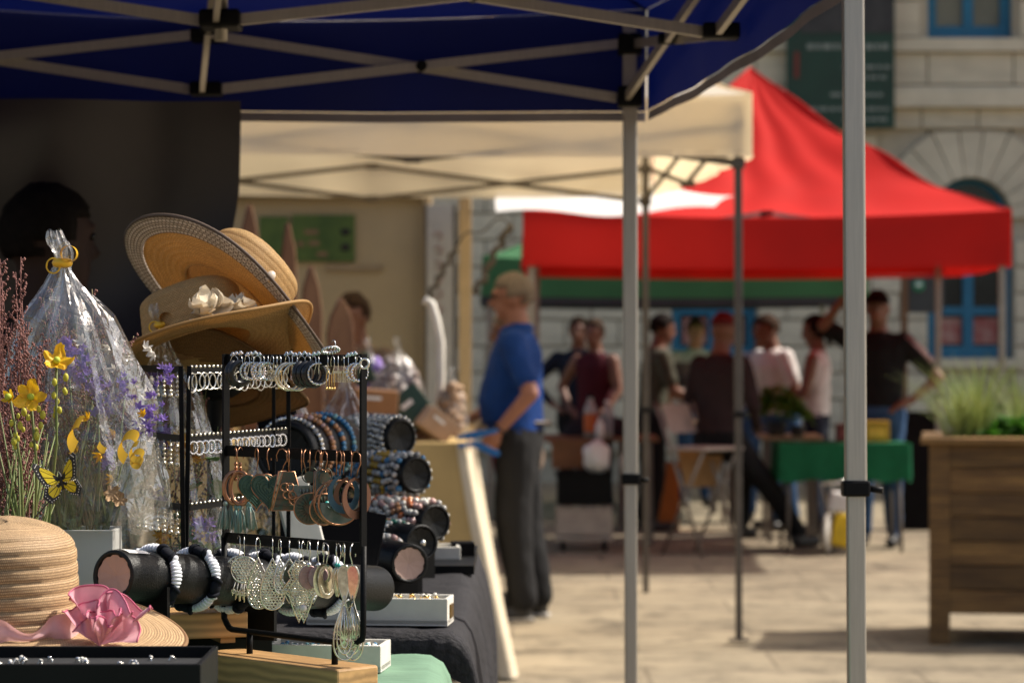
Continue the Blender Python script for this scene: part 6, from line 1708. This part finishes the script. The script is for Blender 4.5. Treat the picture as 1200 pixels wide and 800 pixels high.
cb = cello_bag('', (BX + .005, BY_, ZG + .205), P(71, 300, 3.66), .118, 0, 4)
cb.build('cellophane', m_cello, bq).location = -o0
cello_bag('', (BX + .012, BY_ - .01, ZG + .21), P(78, 312, 3.67), .094, 0, 9, nseg=28).build('cellophane', m_cello, bq).location = -o0  # inner layer added for more streak highlights on the wrap
def ribbon(par, org_, c, m_=m_grib, s=1.0, seed=0):
    c = Vector(c); rg2 = random.Random(seed)
    k_ = MB(); k_.torus(c, .0075 * s, .0065 * s, seg=18, sub=8); k_.build('ribbon_knot', m_, par).location = -org_
    l_ = MB(); l_.grid(lambda u, v: c + Vector((.010 * s + .011 * s * math.cos(u * 6.2832), -.006 + (v - .5) * .016 * s, .012 * s + .011 * s * math.sin(u * 6.2832))), 18, 2); l_.build('ribbon_loop', m_, par).location = -org_
    l_ = MB(); l_.torus(c + Vector((-.011 * s, -.006, -.004 * s)), .010 * s, .0012, axis=(.3, 1, 0), seg=20, sub=5); l_.build('ribbon_curl', m_, par).location = -org_
ribbon(bq, o0, P(73, 308, 3.65), s=1.0)
def curl(par, org_, c, r_, w_, n=2.2, seed=0, m_=m_grib):
    c = Vector(c); rg2 = random.Random(seed); q = MB(); ph = rg2.uniform(0, 6)
    q.grid(lambda u, v: c + Vector((r_ * math.cos(ph + u * 6.283 * n) * (1 - .3 * u) + (v - .5) * w_ * .35, -.004 + (v - .5) * w_ * .3, r_ * math.sin(ph + u * 6.283 * n) * (1 - .3 * u) - u * .02 + (v - .5) * w_ * .8)), 40, 2)
    q.build('ribbon_curl', m_, par).location = -org_
curl(bq, o0, P(90, 500, 3.58), .010, .020, .6, 1); curl(bq, o0, P(150, 512, 3.60), .013, .016, .8, 2); curl(bq, o0, P(161, 527, 3.58), .009, .010, 2.2, 3)
curl(bq, o0, P(120, 517, 3.6), .006, .010, .7, 5)
m_wfl = mat('small_white_bloom', (.72, .68, .62), .7, trans=.3)
for k_ in range(34):
    f_ = MB(); flower(f_, P(rnd(60, 185), rnd(400, 575), rnd(3.60, 3.74)), (rnd(-1, 1), -1, rnd(-.5, 1)), rnd(.005, .009), 6, rg, .9, .45); f_.build('white_bloom' if k_ % 4 else 'yellow_bloom', m_wfl if k_ % 4 else m_yfl, bq).location = -o0
# ---- second and third wrapped bouquets
def small_bq(lb, cx, cy, zb, neckpx, rb, seed, hues, leaves=True):
    t = thing('wrapped_bouquet', lb, 'bouquet', (cx, cy, zb)); oo = t.location.copy(); rg = random.Random(seed)
    n0 = Vector(neckpx)
    sm, bd = MB(), MB()
    for i in range(14):
        heather(sm, bd, (cx + rg.uniform(-.02, .02), cy + rg.uniform(-.02, .02), zb), (cx + rg.uniform(-.07, .07), cy + rg.uniform(-.04, .04), rg.uniform(lerp(zb, n0.z, .45), lerp(zb, n0.z, .8))), rg, 14, 5)
    a = sm.build('dry_stems', m_stem, t); a.location = -oo; a['kind'] = 'stuff'; a = bd.build('buds', m_heath, t); a.location = -oo; a['kind'] = 'stuff'
    lv = MB()
    for i in range(26):
        p = Vector((cx + rg.uniform(-.06, .06), cy + rg.uniform(-.05, .02), lerp(zb, n0.z, rg.uniform(.1, .6)))); d = Vector((rg.uniform(-1, 1), rg.uniform(-1, .3), rg.uniform(-.2, 1))).normalized()
        s_ = d.cross(Vector((0, .3, 1))).normalized(); lv.grid(lambda u, v, p=p, d=d, s_=s_: p + d * (.045 * v) + s_ * ((u - .5) * .022 * math.sin(math.pi * (.1 + .85 * v))) + Vector((0, 0, -.012 * v * v)), 3, 5)
    a = lv.build('leaves', m_leaf, t); a.location = -oo; a['kind'] = 'stuff'
    for i, (dx, dz_, hue) in enumerate(hues):
        f_ = MB()
        for _k in range(12): flower(f_, Vector((cx + dx, cy - .045, lerp(zb, n0.z, dz_))) + Vector((rg.uniform(-1, 1), rg.uniform(-.5, .5), rg.uniform(-1, 1))) * .013, (rg.uniform(-1, 1), -1, rg.uniform(-.6, 1.1)), .0085, 5, rg, .9, .45)
        f_.build('flower', hue, t).location = -oo
    cello_bag('', (cx, cy, zb - .02), n0, rb, 0, seed).build('cellophane', m_cello, t).location = -oo
    ribbon(t, oo, n0 + Vector((0, -.012, .004)), s=.8, seed=seed)
    return t
small_bq('cellophane-wrapped posy with violet and yellow flowers behind the folding rack', X(212, 3.98), 3.98, ZG + .06, P(190, 384, 3.94), .088, 31, [(-.035, .83, m_pfl), (-.02, .62, m_pfl), (.0, .60, m_yfl), (.03, .58, m_yfl), (-.03, .42, m_pfl), (-.015, .28, m_yfl), (.04, .3, m_pfl)])
small_bq('cellophane-wrapped posy with a pale violet bloom behind the earring stand', X(325, 4.95), 4.95, ZD + .02, P(335, 432, 4.95), .075, 37, [(-.005, .62, m_pfl), (.012, .56, m_pfl), (.0, .5, m_pfl)])
small_bq('cellophane-wrapped posy with a cream rose behind the silver bracelets', X(408, 5.35), 5.35, ZD + .02, P(404, 440, 5.35), .085, 41, [(.0, .52, m_cfl), (.018, .48, m_cfl), (-.02, .5, m_cfl), (.03, .42, m_cfl)])
# wrapped gifts on the mustard stall
def gift(lb, px, py, Y, rb, seed, fill):
    nk = P(px, py, Y); t = thing('wrapped_gift', lb, 'gift', (nk.x, Y, .99)); oo = t.location.copy()
    g_ = MB(); rgx = random.Random(seed)
    for k in range(60): g_.sphere((nk.x + rgx.uniform(-rb, rb) * .6, Y + rgx.uniform(-rb, rb) * .5, rgx.uniform(1.02, lerp(1.0, nk.z, .82))), rgx.uniform(.014, .03), (1, 1, rgx.uniform(.7, 1.4)), 8, 6)
    a = g_.build('filling', fill, t); a.location = -oo; a['kind'] = 'stuff'
    cello_bag('', (nk.x, Y, .985), nk, rb, 0, seed).build('cellophane', m_cello2, t).location = -oo
m_fill1 = mat('dusty_mauve_filling', (.20, .145, .125), .8, col2=(.36, .29, .26), scale=25)
m_fill2 = mat('brown_biscuit_filling', (.25, .14, .07), .8, col2=(.40, .27, .17), scale=25)
gift('cellophane-wrapped mauve bundle left of the tilted carton', 466, 404, 11.8, .14, 51, m_fill1)
gift('cellophane-wrapped mauve gift in front of the stallholder', 455, 425, 12.0, .12, 53, m_fill1)
gift('small cellophane-wrapped gift behind the tilted pale carton', 530, 440, 11.85, .07, 57, m_fill2)
gift('cellophane-wrapped bundle of violet petals behind the green packet', 432, 405, 12.1, .10, 59, m_pfl)
gift('cellophane-wrapped gift between the wooden slabs and the green packet', 398, 402, 12.3, .12, 55, m_fill1)

# ---- loose heather and yellow blooms on the left
hp = thing('heather_bunch', 'loose dried mauve heather with long green stems at the left of the white box', 'dried flowers', (X(15, 3.55), 3.55, ZG + .06)); oo = hp.location.copy()
sm, bd, gs = MB(), MB(), MB(); rg = random.Random(77)
for i in range(30):
    px = rg.uniform(-40, 62) if i > 5 else rg.uniform(-10, 35); py = rg.uniform(295, 470) if px < 35 else rg.uniform(370, 520); Yt = rg.uniform(3.48, 3.66)
    heather(sm, bd, (X(12, 3.55) + rg.uniform(-.04, .05), 3.55 + rg.uniform(-.03, .03), ZG + .08), P(px, py, Yt), rg, 26, 6)
for i in range(46):
    p0 = Vector((X(rg.uniform(-25, 45), 3.5), rg.uniform(3.46, 3.58), ZG + .08)); p2 = P(rg.uniform(-10, 70), rg.uniform(480, 600), rg.uniform(3.46, 3.6)); gs.tube([p0, p0.lerp(p2, .5) + Vector((rg.uniform(-.008, .008), 0, 0)), p2], [rg.uniform(.0015, .0028), .002, .0007], 5)
for mbx, nm_, mm in ((sm, 'dry_stems', m_heath), (bd, 'heather_buds', m_heath), (gs, 'green_stems', m_stem)):
    a = mbx.build(nm_, mm, hp); a.location = -oo; a['kind'] = 'stuff'
MB().lathe([(0, 0), (.045, 0), (.055, .08), (.05, .08), (.045, .01)], 20, (X(12, 3.55), 3.55, ZG + .004)).build('pot', m_black, hp).location = -oo
for (px, py, r_, lb, fc) in ((66, 424, .020, 'topmost bright yellow bloom among the heather', (.35, -1, .75)), (36, 466, .021, 'lower bright yellow bloom with green centre among the heather', (.15, -1, .35)), (12, 466, .010, 'small yellow bloom at the edge of the heather', (-.6, -1, .4))):
    Y = 3.44; c = P(px, py, Y); t = thing('yellow_flower', lb, 'flower', c); oo = t.location.copy()
    f_ = MB(); flower(f_, c, fc, r_ * 1.05, 5, rg, .5, .62); f_.build('petals', m_yfl, t).location = -oo
    f_ = MB(); f_.sphere(c + Vector(fc).normalized() * .004, .0048, seg=10, rings=6); f_.build('flower_centre', mat('lime_centre', (.38, .45, .03), .6), t).location = -oo
    s_ = MB(); e_ = Vector((X(14 + px * .25, 3.5), 3.5, ZG + .09)); s_.tube([c, c.lerp(e_, .3) + Vector((.012, 0, 0)), c.lerp(e_, .65) + Vector((.014, 0, 0)), e_], .0018, 6); s_.build('stem', m_stem, t).location = -oo
    b_ = MB()
    for k in range(9): q_ = c.lerp(e_, .06 + .018 * k) + Vector((.008 + rg.uniform(-.009, .010), rg.uniform(-.006, .004), rg.uniform(-.004, .004))); b_.sphere(q_, rg.uniform(.0024, .0040), (1, 1, 1.5), 7, 5)
    a = b_.build('flower_buds', mat('yellow_green_bud', (.40, .38, .03), .6), t); a.location = -oo; a['kind'] = 'stuff'
# ---- butterfly on a pick
c = P(72, 563, 3.42); bf = thing('butterfly_pick', 'yellow and black butterfly decoration on a thin stick by the white box', 'butterfly', c); bf.scale = (1.22,) * 3
m_bfy = mat('butterfly_yellow', (.80, .62, .02), .5, trans=.2); m_bfk = mat('butterfly_black', (.008, .008, .009), .6)
for sx in (-1, 1):
    fw = [(.001, .002), (.012, .016), (.024, .025), (.027, .022), (.024, .010), (.020, .000), (.012, -.004), (.002, -.002)]
    hw = [(.001, -.001), (.012, -.004), (.020, -.003), (.0235, -.012), (.018, -.020), (.009, -.017), (.001, -.008)]
    tl = Matrix.Rotation(R(10 - 18 * sx), 4, 'Y') @ Matrix.Rotation(R(-28 * sx), 4, 'Z')
    tl = Matrix.Rotation(R(-16), 4, 'Y') @ Matrix.Rotation(R(-30 * sx), 4, 'Z')
    for poly in (fw, hw):
        a = MB(); a.prism([(sx * x, z) for x, z in poly][::sx], .0010, tl); wg = a.build('wing', m_bfk, bf)
        cx = sum(p[0] for p in poly) / len(poly); cz = sum(p[1] for p in poly) / len(poly)
        base = poly[0]
        n = len(poly) - 2
        for k in range(1, n + 1):       # yellow cells between black veins
            p_, q_ = poly[k], poly[k + 1]
            def sh(pt, f): return (lerp(base[0], pt[0], f), lerp(base[1], pt[1], f))
            a1_, b1_, b0_, a0_ = sh(p_, .80), sh(q_, .80), sh(q_, .22), sh(p_, .22)
            cc = ((a1_[0] + b1_[0] + b0_[0] + a0_[0]) / 4, (a1_[1] + b1_[1] + b0_[1] + a0_[1]) / 4)
            cell = [(sx * (cc[0] + (pt[0] - cc[0]) * .80), cc[1] + (pt[1] - cc[1]) * .80) for pt in (a1_, b1_, b0_, a0_)]
            m2 = MB(); m2.prism(cell[::sx], .0018, tl); m2.build('wing_cell', m_bfy, wg)
        ds = MB()
        for k in range(1, len(poly)):
            for f in (.90,):
                for s_ in (.0, .33, .66):
                    p_, q_ = poly[k], poly[(k + 1) % len(poly)] if k + 1 < len(poly) else poly[k]
                    x_, z_ = lerp(p_[0], q_[0], s_), lerp(p_[1], q_[1], s_); x_, z_ = lerp(base[0], x_, f), lerp(base[1], z_, f)
                    ds.sphere(tl @ Vector((sx * x_, -.0007, z_)), .0006, seg=5, rings=4)
        a = ds.build('white_dots', m_paper, wg); a['kind'] = 'stuff'
b_ = MB(); b_.sphere((0, -.001, 0), .0022, (1, 1, 4.5), 10, 8, Matrix.Rotation(R(-16), 3, 'Y')); b_.build('body', m_bfk, bf)
s_ = MB(); s_.tube([(0, .002, -.004), (-.012, .006, -.020), (-.035, .01, -.045), (-.045, .02, -.10)], .0008, 6); s_.build('stick', mat('dark_wire', (.04, .035, .02), .5), bf)
